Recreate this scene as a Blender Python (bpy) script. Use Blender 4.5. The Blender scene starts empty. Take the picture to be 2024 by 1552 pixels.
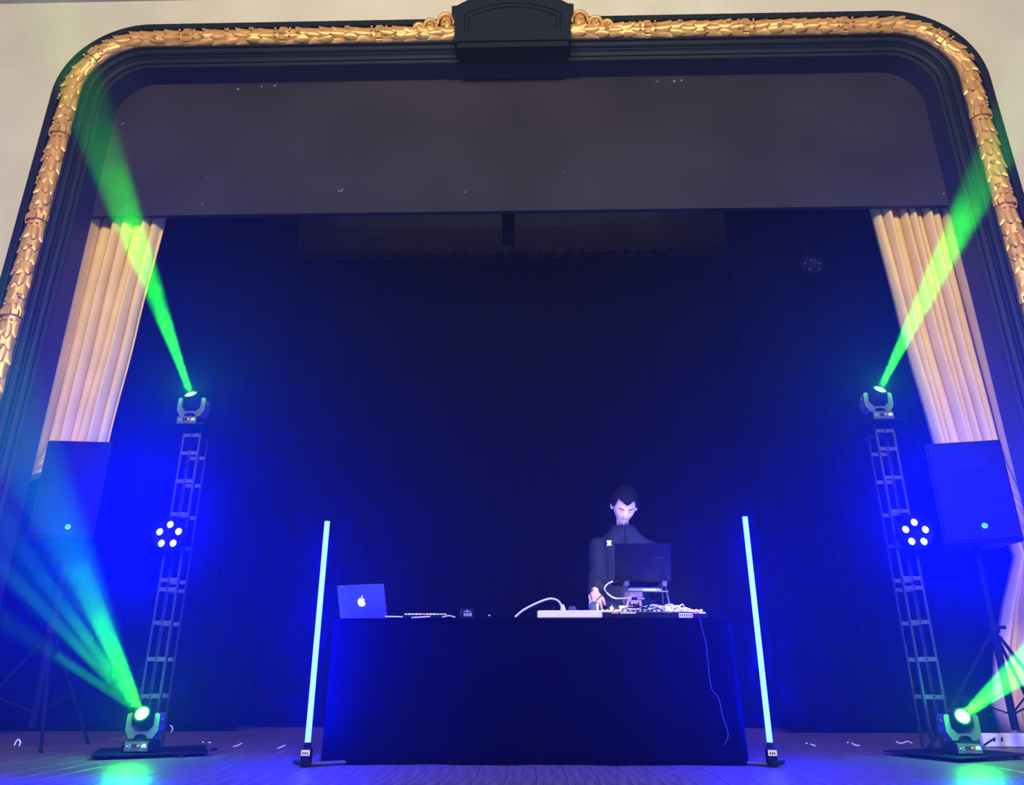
import bpy, math, random
from mathutils import Vector, Matrix, noise
random.seed(7)
V = Vector
SC = bpy.context.scene
COL = bpy.data.collections.new('stage_scene'); SC.collection.children.link(COL)
PI = math.pi

# ---------------------------------------------------------------- camera
CAMZ = 0.44
PITCH, YAW, ROLL, FPX = math.radians(20.809), math.radians(-1.3347), math.radians(0.033), 1480.0
fw = V((math.sin(YAW)*math.cos(PITCH), math.cos(YAW)*math.cos(PITCH), math.sin(PITCH)))
rt0 = V((math.cos(YAW), -math.sin(YAW), 0)); up0 = rt0.cross(fw)
rt = math.cos(ROLL)*rt0 + math.sin(ROLL)*up0
up = -math.sin(ROLL)*rt0 + math.cos(ROLL)*up0
cam_d = bpy.data.cameras.new('camera'); cam = bpy.data.objects.new('camera', cam_d); COL.objects.link(cam)
cam_d.sensor_fit = 'HORIZONTAL'; cam_d.sensor_width = 36.0; cam_d.lens = 36.0*FPX/2024.0
cam_d.clip_start = 0.05; cam_d.clip_end = 100
cam.matrix_world = Matrix(((rt.x, up.x, -fw.x, 0), (rt.y, up.y, -fw.y, 0), (rt.z, up.z, -fw.z, CAMZ), (0, 0, 0, 1)))
SC.camera = cam
def at(x, y, Y):
    """photograph pixel -> point standing at stage depth Y (metres)"""
    d = fw + (x-1012)/FPX*rt + (776-y)/FPX*up
    p = d*(Y/d.y); return V((p.x, p.y, p.z+CAMZ))
def floor_at(x, y):
    d = fw + (x-1012)/FPX*rt + (776-y)/FPX*up
    p = d*(-CAMZ/d.z); return V((p.x, p.y, 0))

# ---------------------------------------------------------------- world, house light, exposure
w = bpy.data.worlds.new('world'); SC.world = w; w.use_nodes = True
w.node_tree.nodes['Background'].inputs['Color'].default_value = (0.9, 0.85, 0.75, 1)
w.node_tree.nodes['Background'].inputs['Strength'].default_value = 0.0
SC.view_settings.view_transform = 'Standard'; SC.view_settings.look = 'None'
SC.view_settings.exposure = 0.0; SC.view_settings.gamma = 1.0; SC.view_settings.use_curve_mapping = False
SC.cycles.volume_bounces = 0; SC.cycles.max_bounces = 3; SC.cycles.diffuse_bounces = 2; SC.cycles.glossy_bounces = 2; SC.cycles.transmission_bounces = 2
SC.cycles.use_adaptive_sampling = False; SC.cycles.time_limit = 850
SC.cycles.caustics_reflective = False; SC.cycles.caustics_refractive = False
SC.cycles.transparent_max_bounces = 16
SC.cycles.use_light_tree = True
SC.cycles.sample_clamp_indirect = 4.0; SC.cycles.sample_clamp_direct = 0.0
SC.cycles.volume_max_steps = 256
def add_light(kind, name, loc, energy, color, direction=None, parent=None, **kw):
    l = bpy.data.lights.new(name, kind); l.energy = energy; l.color = color
    for k, v_ in kw.items(): setattr(l, k, v_)
    o = bpy.data.objects.new(name, l); COL.objects.link(o); o.location = loc
    if direction is not None: o.rotation_euler = V(direction).to_track_quat('-Z', 'Y').to_euler()
    if parent is not None:
        o.parent = parent
    return o
HOUSE = 640.0
for hx in (-2.6, 2.6):
    add_light('AREA', 'house_light', (hx, -4.6, 6.2), HOUSE, (1.0, 0.925, 0.78), (-hx*0.12, 1.0, -0.30), shape='DISK', size=2.0)
PAR_W, HEAD_W, HAZE_D = 760.0, 1100.0, 0.0088

# ---------------------------------------------------------------- materials
MATS = {}
def mat(name, col, rough=0.6, metal=0.0, emit=None, es=0.0, var=0.0, vscale=6.0, bump=0.0, bscale=40.0, col2=None, spec=0.5, stretch=None, fac=(0.35, 0.7)):
    if name in MATS: return MATS[name]
    m = bpy.data.materials.new(name); m.use_nodes = True; nt = m.node_tree; b = nt.nodes['Principled BSDF']
    b.inputs['Base Color'].default_value = (*col, 1); b.inputs['Roughness'].default_value = rough
    b.inputs['Metallic'].default_value = metal; b.inputs['Specular IOR Level'].default_value = spec
    if emit: b.inputs['Emission Color'].default_value = (*emit, 1); b.inputs['Emission Strength'].default_value = es
    tc = nt.nodes.new('ShaderNodeTexCoord'); mp = nt.nodes.new('ShaderNodeMapping'); nt.links.new(tc.outputs['Object'], mp.inputs[0])
    if stretch: mp.inputs['Scale'].default_value = stretch
    if var > 0 or col2:
        n = nt.nodes.new('ShaderNodeTexNoise'); n.inputs['Scale'].default_value = vscale; n.inputs['Detail'].default_value = 4
        nt.links.new(mp.outputs[0], n.inputs['Vector'])
        r = nt.nodes.new('ShaderNodeValToRGB'); nt.links.new(n.outputs['Fac'], r.inputs[0])
        c2 = col2 or tuple(min(1, c*(1+var)) for c in col); c1 = col if col2 else tuple(c*(1-var) for c in col)
        r.color_ramp.elements[0].color = (*c1, 1); r.color_ramp.elements[1].color = (*c2, 1)
        r.color_ramp.elements[0].position = fac[0]; r.color_ramp.elements[1].position = fac[1]
        nt.links.new(r.outputs[0], b.inputs['Base Color'])
    if bump > 0:
        n2 = nt.nodes.new('ShaderNodeTexNoise'); n2.inputs['Scale'].default_value = bscale; n2.inputs['Detail'].default_value = 5
        nt.links.new(mp.outputs[0], n2.inputs['Vector'])
        bp = nt.nodes.new('ShaderNodeBump'); bp.inputs['Strength'].default_value = bump; bp.inputs['Distance'].default_value = 0.02
        nt.links.new(n2.outputs['Fac'], bp.inputs['Height']); nt.links.new(bp.outputs[0], b.inputs['Normal'])
    MATS[name] = m; return m
def emit_mat(name, col, s):
    m = mat(name, (0.02, 0.02, 0.02), 0.4, emit=col, es=s)
    if name != 'led_tube_glow': m.cycles.emission_sampling = 'NONE'      # too small to sample as lamps of their own
    return m
M_plaster = mat('cream_plaster', (0.70, 0.645, 0.53), 0.85, var=0.05, vscale=2.0, bump=0.12, bscale=60)
M_hall = mat('hall_paint', (0.30, 0.25, 0.18), 0.9, var=0.04, vscale=1.0)
M_slate = mat('slate_paint', (0.0085, 0.014, 0.024), 0.5, spec=0.2, var=0.12, vscale=3.0)
M_soffit = mat('soffit_paint', (0.020, 0.026, 0.055), 0.6, var=0.1, vscale=3.0)
M_gold = mat('gilt', (0.82, 0.44, 0.14), 0.38, metal=0.42, var=0.18, vscale=14, bump=0.10, bscale=50)
M_valance = mat('valance_black', (0.026, 0.0215, 0.033), 0.8, spec=0.3, var=0.25, vscale=1.2, bump=0.05, bscale=90)
M_tan = mat('tan_drape', (0.90, 0.59, 0.21), 0.85, var=0.06, vscale=3, bump=0.05, bscale=200)
M_black_cloth = mat('black_drape', (0.0012, 0.0012, 0.004), 1.0, var=0.2, vscale=5, spec=0.0)
M_stagewall = mat('stage_wall', (0.75, 0.58, 0.46), 0.9, var=0.15, vscale=1.5)
M_darkwall = mat('dark_wall', (0.004, 0.004, 0.005), 0.95, spec=0.0)
M_board = mat('floor_wood', (0.125, 0.085, 0.080), 0.36, var=0.35, vscale=7, bump=0.25, bscale=22, stretch=(6, 0.6, 1))
M_black = mat('black_metal', (0.006, 0.006, 0.008), 0.55, spec=0.06, var=0.15, vscale=10)
M_blackp = mat('black_plastic', (0.007, 0.007, 0.009), 0.55, spec=0.06, var=0.15, vscale=20)
M_steel = mat('dull_steel', (0.05, 0.05, 0.055), 0.5, metal=0.3, var=0.15, vscale=12)
M_greyp = mat('grey_plastic', (0.06, 0.062, 0.075), 0.5, var=0.12, vscale=30)
M_white = mat('white_plastic', (0.80, 0.78, 0.72), 0.5, var=0.03, vscale=20)
M_post = mat('tower_post', (0.020, 0.020, 0.024), 0.5, metal=0.2, var=0.15, vscale=12)
M_rung = mat('tower_rung', (0.055, 0.055, 0.06), 0.5, metal=0.2, var=0.3, vscale=60)
M_label = mat('paper_label', (0.80, 0.76, 0.66), 0.7, var=0.05, vscale=20)
M_ink = mat('ink', (0.004, 0.004, 0.005), 0.9, spec=0.0)
M_cloth = mat('table_cloth', (0.0012, 0.0012, 0.004), 1.0, var=0.2, vscale=4, spec=0.0)
M_alu = mat('laptop_aluminium', (0.12, 0.12, 0.14), 0.35, metal=0.5, var=0.03, vscale=8)
M_skin = mat('skin', (0.72, 0.47, 0.38), 0.55, var=0.06, vscale=30)
M_hair = mat('dark_hair', (0.004, 0.003, 0.003), 0.7, spec=0.15, var=0.4, vscale=60, bump=0.4, bscale=120)
M_jacket = mat('dark_jacket', (0.007, 0.011, 0.020), 0.85, spec=0.3, var=0.15, vscale=10, bump=0.25, bscale=25)
M_trouser = mat('dark_trousers', (0.02, 0.022, 0.03), 0.9, var=0.15, vscale=10)
M_glass = mat('dark_lens', (0.02, 0.02, 0.03), 0.12)
M_tube = emit_mat('led_tube_glow', (0.00042, 0.00092, 1.0), 1150.0)
M_parled = emit_mat('par_led_glow', (0.02, 0.024, 1.0), 60.0)
M_dimled = emit_mat('dim_blue_led', (0.0, 0.004, 1.0), 0.75)
M_lens = emit_mat('green_lens_glow', (0.10, 1.0, 0.16), 40.0)
M_red = emit_mat('red_led', (1.0, 0.10, 0.12), 4.0)
M_whiteled = emit_mat('white_led', (1.0, 0.93, 0.80), 3.0)
M_cyanled = emit_mat('cyan_badge', (0.10, 0.75, 1.0), 1.3)
M_apple = emit_mat('lit_logo', (1.0, 0.96, 0.88), 1.4)
M_screen = emit_mat('lit_screen', (0.75, 0.85, 1.0), 4.0)

# ---------------------------------------------------------------- mesh builder
class MB:
    def __init__(s): s.v = []; s.f = []; s.smooth = False
    def add(s, vs, fs):
        o = len(s.v); s.v += [V(p) for p in vs]; s.f += [tuple(i+o for i in f) for f in fs]; return s
    def box(s, c, size, R=None, bev=0.0):
        c = V(c); hx, hy, hz = [a/2 for a in size]
        if bev <= 0:
            vs = [V((x, y, z)) for x in (-hx, hx) for y in (-hy, hy) for z in (-hz, hz)]
            fs = [(0, 1, 3, 2), (4, 6, 7, 5), (0, 4, 5, 1), (2, 3, 7, 6), (0, 2, 6, 4), (1, 5, 7, 3)]
        else:
            b = min(bev, hx*.95, hy*.95, hz*.95); vs = []; idx = {}
            for sx in (-1, 1):
                for sy in (-1, 1):
                    for sz in (-1, 1):
                        for ax in range(3):
                            p = [sx*(hx-b), sy*(hy-b), sz*(hz-b)]
                            p[ax] = (sx*hx, sy*hy, sz*hz)[ax]
                            idx[(sx, sy, sz, ax)] = len(vs); vs.append(V(p))
            fs = []
            for ax in range(3):
                for sg in (-1, 1):
                    q = []
                    for a, b2 in ((-1, -1), (1, -1), (1, 1), (-1, 1)):
                        k = [0, 0, 0]; k[ax] = sg; k[(ax+1) % 3] = a; k[(ax+2) % 3] = b2
                        q.append(idx[(*k, ax)])
                    fs.append(tuple(q if sg > 0 else q[::-1]))
            for ax in range(3):
                o1, o2 = (ax+1) % 3, (ax+2) % 3
                for a in (-1, 1):
                    for b2 in (-1, 1):
                        q = []
                        for t, wx in ((-1, o1), (1, o1), (1, o2), (-1, o2)):
                            k = [0, 0, 0]; k[ax] = t; k[o1] = a; k[o2] = b2
                            q.append(idx[(*k, wx)])
                        fs.append(tuple(q if a*b2 < 0 else q[::-1]))
            for sx in (-1, 1):
                for sy in (-1, 1):
                    for sz in (-1, 1):
                        q = [idx[(sx, sy, sz, ax)] for ax in range(3)]
                        fs.append(tuple(q if sx*sy*sz > 0 else q[::-1]))
        if R is not None: vs = [R @ p for p in vs]
        return s.add([p+c for p in vs], fs)
    def tube(s, pts, r, n=8, caps=True):
        pts = [V(p) for p in pts]; rs = r if isinstance(r, (list, tuple)) else [r]*len(pts)
        vs = []; fs = []; prev = None
        for i, p in enumerate(pts):
            t = (pts[min(i+1, len(pts)-1)]-pts[max(i-1, 0)]).normalized()
            if prev is None:
                a = V((0, 0, 1)) if abs(t.z) < .9 else V((1, 0, 0)); u = t.cross(a).normalized()
            else:
                u = (prev - t*prev.dot(t)).normalized()
            prev = u; w_ = t.cross(u)
            for k in range(n):
                an = 2*PI*k/n; vs.append(p+(u*math.cos(an)+w_*math.sin(an))*rs[i])
        for i in range(len(pts)-1):
            for k in range(n):
                a, b = i*n+k, i*n+(k+1) % n; fs.append((a, b, b+n, a+n))
        if caps: fs += [tuple(range(n))[::-1], tuple(range((len(pts)-1)*n, len(pts)*n))]
        return s.add(vs, fs)
    def cyl(s, a, b, r0, r1=None, n=16): return s.tube([a, b], [r0, r1 if r1 is not None else r0], n)
    def lathe(s, prof, M=None, n=24):
        """prof: list of (radius, height) about local z"""
        vs = []; fs = []
        for (r, h) in prof:
            for k in range(n):
                an = 2*PI*k/n; vs.append(V((r*math.cos(an), r*math.sin(an), h)))
        for i in range(len(prof)-1):
            for k in range(n):
                a, b = i*n+k, i*n+(k+1) % n; fs.append((a, b, b+n, a+n))
        fs += [tuple(range(n))[::-1], tuple(range((len(prof)-1)*n, len(prof)*n))]
        if M is not None: vs = [M @ p for p in vs]
        return s.add(vs, fs)
    def ball(s, c, r, n=12, m=8, R=None):
        r = r if isinstance(r, (tuple, list)) else (r, r, r); vs = [V((0, 0, r[2]))]; fs = []
        for i in range(1, m):
            th = PI*i/m
            for k in range(n):
                ph = 2*PI*k/n; vs.append(V((r[0]*math.sin(th)*math.cos(ph), r[1]*math.sin(th)*math.sin(ph), r[2]*math.cos(th))))
        vs.append(V((0, 0, -r[2]))); L = len(vs)-1
        for k in range(n):
            fs.append((0, 1+k, 1+(k+1) % n)); fs.append((L, L-n+(k+1) % n, L-n+k))
        for i in range(m-2):
            for k in range(n):
                a, b = 1+i*n+k, 1+i*n+(k+1) % n; fs.append((a, a+n, b+n, b))
        if R is not None: vs = [R @ p for p in vs]
        return s.add([p+V(c) for p in vs], fs)
    def prism(s, poly, y0, y1, M=None):
        """poly: list of (x,z), extruded from y0 (front) to y1"""
        n = len(poly); vs = [V((x, y0, z)) for x, z in poly]+[V((x, y1, z)) for x, z in poly]
        fs = [tuple(range(n)), tuple(range(n, 2*n))[::-1]]+[(i, n+i, n+(i+1) % n, (i+1) % n) for i in range(n)]
        if M is not None: vs = [M @ p for p in vs]
        return s.add(vs, fs)
    def grid(s, fn, nu, nv):
        vs = [fn(i/nu, j/nv) for j in range(nv+1) for i in range(nu+1)]
        fs = [(j*(nu+1)+i, j*(nu+1)+i+1, (j+1)*(nu+1)+i+1, (j+1)*(nu+1)+i) for j in range(nv) for i in range(nu)]
        return s.add(vs, fs)
    def sweep(s, path, prof, closed=False):
        """path: [(x,z,nx,nz)] with inward normal; prof: [(inward, y)]"""
        n = len(prof); vs = []; fs = []
        for (x, z, nx, nz) in path:
            for (o, y) in prof: vs.append(V((x+nx*o, y, z+nz*o)))
        m = n if closed else n-1
        for i in range(len(path)-1):
            for k in range(m):
                a, b = i*n+k, i*n+(k+1) % n; fs.append((a, b, b+n, a+n))
        return s.add(vs, fs)
    def mesh(s, name, m, smooth=None):
        me = bpy.data.meshes.new(name); me.from_pydata([tuple(p) for p in s.v], [], s.f)
        me.materials.append(m)
        if smooth or s.smooth:
            for p in me.polygons: p.use_smooth = True
        me.update(); return me
    def build(s, name, m, parent=None, smooth=False):
        o = bpy.data.objects.new(name, s.mesh(name, m, smooth)); COL.objects.link(o)
        if parent is not None: o.parent = parent
        return o
def tag(o, label=None, cat=None, group=None, kind=None):
    if label: o['label'] = label
    if cat: o['category'] = cat
    if group: o['group'] = group
    if kind: o['kind'] = kind
    return o
def empty(name, loc, label, cat, group=None, rz=0.0, kind=None):
    o = bpy.data.objects.new(name, None); COL.objects.link(o); o.location = loc; o.rotation_euler = (0, 0, rz); o.empty_display_size = 0.1
    return tag(o, label, cat, group, kind)
def struct(o): o['kind'] = 'structure'; return o
def share(me, name, parent=None, loc=(0, 0, 0), M=None):
    o = bpy.data.objects.new(name, me); COL.objects.link(o)
    if parent is not None: o.parent = parent
    if M is not None: o.matrix_local = M
    else: o.location = loc
    return o
def smooth_path(pts, n=8):
    pts = [V(p) for p in pts]; out = []
    for i in range(len(pts)-1):
        p0, p1, p2, p3 = pts[max(i-1, 0)], pts[i], pts[i+1], pts[min(i+2, len(pts)-1)]
        for k in range(n):
            t = k/n
            out.append(0.5*((2*p1)+(p2-p0)*t+(2*p0-5*p1+4*p2-p3)*t*t+(3*p1-p0-3*p2+p3)*t**3))
    out.append(pts[-1]); return out
def frame_to(dirv, origin, side=None):
    """matrix whose local z points along dirv"""
    z = V(dirv).normalized(); a = V(side) if side is not None else (V((0, 0, 1)) if abs(z.z) < .95 else V((1, 0, 0)))
    x = (a - z*a.dot(z)).normalized() if side is not None else a.cross(z).normalized()
    y = z.cross(x)
    return Matrix(((x.x, y.x, z.x, origin[0]), (x.y, y.y, z.y, origin[1]), (x.z, y.z, z.z, origin[2]), (0, 0, 0, 1)))

# ================================================================= SETTING
YW = 5.83          # front face of the proscenium wall
XC, HW, HT, RC = -0.112, 4.58, 6.708, 0.86
# stage floor boards
fl = struct(MB().box((0, 5.45, -0.06), (12.0, 6.5, 0.075)).build('floor', M_darkwall))
bw = 0.142
bme = MB().box((0, 0, 0), (bw-0.0015, 6.5, 0.022), bev=0.0012).mesh('floor_board', M_board)
nb = int(11.6/bw)
for i in range(nb):
    share(bme, 'floor_board', fl, (-5.8+bw*(i+.5), 5.45, -0.0115+random.uniform(-.0006, .0004)))
struct(MB().box((0, 2.16, -0.6), (12.0, 0.06, 1.1)).build('wall_stage_front', M_slate))
# hall (behind and around the camera)
struct(MB().box((0, -3.5, -1.2), (15.0, 18.7, 0.1)).build('floor_hall', mat('hall_floor', (0.22, 0.14, 0.08), 0.4, var=0.2)))
struct(MB().box((0, -3.5, 7.95), (15.0, 19.0, 0.1)).build('ceiling', M_hall))
struct(MB().box((-7.55, -3.5, 3.4), (0.1, 19.0, 9.3)).build('wall_left', M_hall))
struct(MB().box((7.55, -3.5, 3.4), (0.1, 19.0, 9.3)).build('wall_right', M_hall))
struct(MB().box((0, -13.0, 3.4), (15.0, 0.1, 9.3)).build('wall_hall_rear', M_hall))
# proscenium wall with rounded opening
def arch_path(inset=0.0, nseg=20, zb=0.0, step=0.0):
    hw, ht, rc = HW-inset, HT-inset, max(RC-inset, 0.05); P = []
    def seg(a, b, nrm):
        n = 1 if step <= 0 else max(1, int(math.hypot(b[0]-a[0], b[1]-a[1])/step))
        for k in range(n): P.append((a[0]+(b[0]-a[0])*k/n, a[1]+(b[1]-a[1])*k/n, *nrm))
    seg((XC-hw, zb), (XC-hw, ht-rc), (1, 0))
    for k in range(nseg+1):
        a = PI-(PI/2)*k/nseg; P.append((XC-hw+rc+rc*math.cos(a), ht-rc+rc*math.sin(a), -math.cos(a), -math.sin(a)))
    seg((XC-hw+rc, ht), (XC+hw-rc, ht), (0, -1))
    for k in range(nseg+1):
        a = PI/2-(PI/2)*k/nseg; P.append((XC+hw-rc+rc*math.cos(a), ht-rc+rc*math.sin(a), -math.cos(a), -math.sin(a)))
    P.append((XC+hw, zb, -1, 0)); return P
P0 = arch_path(0.03)
mb = MB(); inner = [(x, z) for x, z, _, _ in P0]
def outer_of(x, z):
    if z <= HT-RC+.05: return (-7.5 if x < XC else 7.5, z)
    return None
ring_o = []
for (x, z) in inner:
    dx, dz = x-XC, z-3.2
    t = min(7.5/abs(dx) if abs(dx) > 1e-6 else 99, (7.9-3.2)/dz if dz > 1e-6 else 99)
    ring_o.append((max(-7.5, min(7.5, XC+dx*t)), max(0, 3.2+dz*t) if z > 0 else 0))
ring_o[0] = (-7.5, 0); ring_o[-1] = (7.5, 0)
# insert exact top corners by snapping the nearest ring points
for cxp, czp in ((-7.5, 7.9), (7.5, 7.9)):
    k = min(range(len(ring_o)), key=lambda i: (ring_o[i][0]-cxp)**2+(ring_o[i][1]-czp)**2); ring_o[k] = (cxp, czp)
n = len(inner)
for yy, flip in ((YW, False), (YW+0.26, True)):
    vs = [(x, yy, z) for x, z in inner]+[(x, yy, z) for x, z in ring_o]
    fs = [((i, i+1, n+i+1, n+i) if flip else (i, n+i, n+i+1, i+1)) for i in range(n-1)]
    mb.add(vs, fs)
mb.add([(x, YW, z) for x, z in inner]+[(x, YW+.26, z) for x, z in inner], [(i, i+1, n+i+1, n+i) for i in range(n-1)])
struct(mb.build('wall_proscenium', M_plaster))
# cornice where the wall meets the ceiling
struct(MB().sweep([(-7.4, 7.11, 0, 1), (7.4, 7.11, 0, 1)], [(0, YW), (0, YW-.05), (.03, YW-.06), (.05, YW-.06), (.07, YW-.10), (.16, YW-.22), (.30, YW-.30), (.42, YW-.34), (.42, YW)]).build('trim_1', mat('cornice_paint', (0.50, 0.48, 0.40), 0.8, var=0.05)))
# stage house
struct(MB().box((0, 8.62, 3.6), (12.0, 0.1, 7.4)).build('wall_back', M_stagewall))
struct(MB().box((-5.75, 7.3, 3.6), (0.1, 2.5, 7.4)).build('wall_stage_left', M_darkwall))
struct(MB().box((5.75, 7.3, 3.6), (0.1, 2.5, 7.4)).build('wall_stage_right', M_darkwall))
struct(MB().box((0, 7.35, 7.35), (12.0, 2.5, 0.1)).build('ceiling_stage', M_darkwall))

# ================================================================= PROSCENIUM ARCH
arch = empty('proscenium_arch', (XC, YW, 0), 'dark slate painted arch frame with rounded corners around the stage', 'arch frame')
def rel(o, par):           # keep world placement of a mesh built in world coordinates
    o.parent = par; o.matrix_parent_inverse = Matrix.Translation(V(par.location)).inverted() if not any(par.rotation_euler) else par.matrix_basis.inverted(); return o
PA = arch_path(0, 24)
def sw(prof, name, m, par, smooth=False): return rel(MB().sweep(PA, prof).build(name, m, None, smooth), par)
y = YW
sw([(0, y+.02), (0, y-.07), (.008, y-.078), (.062, y-.078), (.07, y-.07), (.072, y-.045), (.080, y-.045), (.084, y-.052), (.095, y-.052), (.098, y-.03), (.29, y-.03)], 'outer_band', M_slate, arch)
def cove(o0, y0, o1, y1, k=5, bulge=.35):
    out = []
    for i in range(k+1):
        t = i/k; s_ = math.sin(t*PI)*bulge
        out.append((o0+(o1-o0)*t+s_*(y1-y0)*.5, y0+(y1-y0)*t-s_*(o1-o0)*.5))
    return out
sw([(.285, y-.03), (.285, y-.062), (.298, y-.066), (.306, y-.060), (.306, y-.042)]+cove(.312, y-.036, .352, y-.010)+[(.352, y+.004)]+cove(.358, y+.006, .410, y+.040, bulge=-.35)+[(.410, y+.056), (.418, y+.058), (.436, y+.062), (.444, y+.070), (.444, y+.085)], 'fluted_moulding', M_slate, arch)
sw([(.444, y+.08), (.446, y+.30)], 'soffit', M_soffit, arch)
# keystone tablet
kx = -0.128; kf = YW-0.19
key = empty('keystone_tablet', (kx, kf, 6.2), 'dark arched tablet with incised double line at the centre of the arch', 'keystone')
def arc_top(hw, z0, rise, n=20): return [(kx+hw*math.cos(PI*k/n) if False else kx+hw-2*hw*k/n, z0+rise*(1-((2*k/n-1)**2))) for k in range(n+1)]
poly = [(kx-.575, 6.285), (kx-.575, 6.60), (kx-.610, 6.665), (kx-.612, 6.745), (kx-.585, 6.75)]+arc_top(.560, 6.752, .205)[::-1]+[(kx+.585, 6.75), (kx+.612, 6.745), (kx+.610, 6.665), (kx+.575, 6.60), (kx+.575, 6.285)]
rel(MB().prism(poly[::-1], kf, YW+.02).build('tablet', M_slate), key)
rel(MB().box((kx, YW-.055, 6.255), (1.10, .235, .064), bev=.006).build('ledge', M_slate), key)
rel(MB().box((kx, YW+.05, 6.255), (1.08, .40, .035)).build('soffit_block', M_soffit), key)
def incised(hw, zs, z0, rise):
    pts = [V((kx-hw, kf-.001, zs))]+[V((x, kf-.001, z)) for x, z in arc_top(hw, z0, rise)[::-1]]+[V((kx+hw, kf-.001, zs))]
    mb = MB().tube(pts, .0042, 5); return mb
rel(incised(.475, 6.385, 6.635, .135).build('incised_line', M_ink), key)
rel(incised(.435, 6.40, 6.595, .125).build('incised_line', M_ink), key)

# gilt garland : two halves, leaves as parts
GR = 0.088
def leaf_mesh():
    L, Wd = .150, .128; nu, nv = 4, 5; vs = []; fs = []
    for j in range(nv+1):
        t = j/nv; wdt = Wd*(math.sin(PI*min(1, .12+t*.88))**.5)*(1-.18*t) if j < nv else 0.004
        lift = .004+.015*t*t
        for i in range(nu+1):
            s_ = i/nu*2-1
            an = s_*wdt/2/GR
            rr = GR+lift-.012*abs(s_)**1.5+(.004 if i == nu//2 else 0)
            vs.append(V((rr*math.sin(an), -rr*math.cos(an), t*L)))
    for j in range(nv):
        for i in range(nu):
            a = j*(nu+1)+i; fs.append((a, a+1, a+nu+2, a+nu+1))
    mb = MB(); mb.add(vs, fs); return mb.mesh('leaf', M_gold, True)
leaf_me = leaf_mesh()
def ribbon_mesh():
    mb = MB()
    for k in range(-2, 3):
        a = k*.62; c = V((math.sin(a)*(GR+.010), -math.cos(a)*(GR+.010), 0))
        R = Matrix.Rotation(a, 3, 'Z')
        mb.box(c, (.056, .022, .062 if k % 2 else .07), R, bev=.006)
    return mb.mesh('ribbon_band', M_gold)
ribbon_me = ribbon_mesh()
go = 0.192; gy = YW-.035
PG = arch_path(go, 16, 0.04, 0.0)
# dense polyline with arclength
pl = [V((x, gy, z)) for x, z, _, _ in PG]
cum = [0]
for a, b in zip(pl, pl[1:]): cum.append(cum[-1]+(b-a).length)
TOT = cum[-1]
def on_path(s):
    s = max(0, min(TOT, s)); k = 0
    while k < len(cum)-2 and cum[k+1] < s: k += 1
    t = (s-cum[k])/max(1e-9, cum[k+1]-cum[k]); p = pl[k].lerp(pl[k+1], t)
    nn = V((PG[k][2], 0, PG[k][3])).lerp(V((PG[k+1][2], 0, PG[k+1][3])), t).normalized(); return p, nn
s_key0 = s_key1 = None
for i in range(4000):
    s = TOT*i/4000; p, _ = on_path(s)
    if p.z > 6.3:
        if s_key0 is None and p.x > kx-.565: s_key0 = s
        if p.x < kx+.565: s_key1 = s
# half-round core
def garland(s0, s1, sgn, label):
    """s runs away from the keystone: sgn = -1 towards the left foot, +1 towards the right foot"""
    p0, _ = on_path(s0)
    g = empty('gilt_garland', (p0.x, gy, p0.z), label, 'garland', 'gilt leaf garlands of the arch')
    ln = abs(s1-s0); nst = int(ln/.06); mb = MB(); vs = []; fs = []; K = 9
    for i in range(nst+1):
        p, nn = on_path(s0+sgn*ln*i/nst)
        for k in range(K):
            a = PI*k/(K-1); vs.append(p+nn*math.cos(a)*GR*1.0+V((0, -1, 0))*math.sin(a)*GR*.98)
    for i in range(nst):
        for k in range(K-1):
            a = i*K+k; fs.append((a, a+1, a+K+1, a+K))
    mb.add(vs, fs); rel(mb.build('core', M_gold, None, True), g)
    berries = MB(); rows = int(ln/.122); nb_ = 0
    for r in range(rows):
        s = s0+sgn*(r+.2)*.122; p, nn = on_path(s); p2, _ = on_path(s+sgn*.02)
        t = (p2-p).normalized() if (p2-p).length > 1e-6 else V((0, 0, -1))
        xx = nn if sgn > 0 else nn
        yv = V((0, 1, 0))
        zz = t; xv = yv.cross(zz)
        B = Matrix(((xv.x, 0, zz.x, p.x), (xv.y, 1, zz.y, p.y), (xv.z, 0, zz.z, p.z), (0, 0, 0, 1)))
        if r % 8 == 6:
            o = share(ribbon_me, 'ribbon_band', g); o.matrix_parent_inverse = Matrix.Translation(-g.location); o.matrix_basis = B @ Matrix.Translation((0, 0, .03))
            for a in (-.5, 0, .5):
                for dz in (-.045, .105): berries.ball(B @ V((math.sin(a)*(GR+.012), -math.cos(a)*(GR+.012), dz)), .0125, 7, 5)
            continue
        angs = (-1.22, -.41, .41, 1.22) if r % 2 else (-.86, 0.0, .86)
        for a in angs:
            a2 = a+random.uniform(-.09, .09)
            o = share(leaf_me, 'leaf', g); o.matrix_parent_inverse = Matrix.Translation(-g.location)
            o.matrix_basis = B @ Matrix.Rotation(a2, 4, 'Z') @ Matrix.Translation((0, 0, random.uniform(-.012, .012))) @ Matrix.Rotation(random.uniform(-.06, .05), 4, 'X') @ Matrix.Rotation(random.uniform(-.12, .12), 4, 'Y')
        if r % 2 == 0:
            a = random.uniform(-.7, .7)
            for q in range(3): berries.ball(B @ V((math.sin(a+q*.13-.13)*(GR+.016), -math.cos(a+q*.13-.13)*(GR+.016), .10+.022*(q % 2))), .0115, 7, 5)
    ob = rel(berries.build('berries', M_gold, None, True), g); ob['kind'] = 'stuff'
    return g
garland(s_key0, 0, -1, 'gilt leaf garland running from the tablet over the left corner')
garland(s_key1, TOT, 1, 'gilt leaf garland running from the tablet over the right corner')
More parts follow.
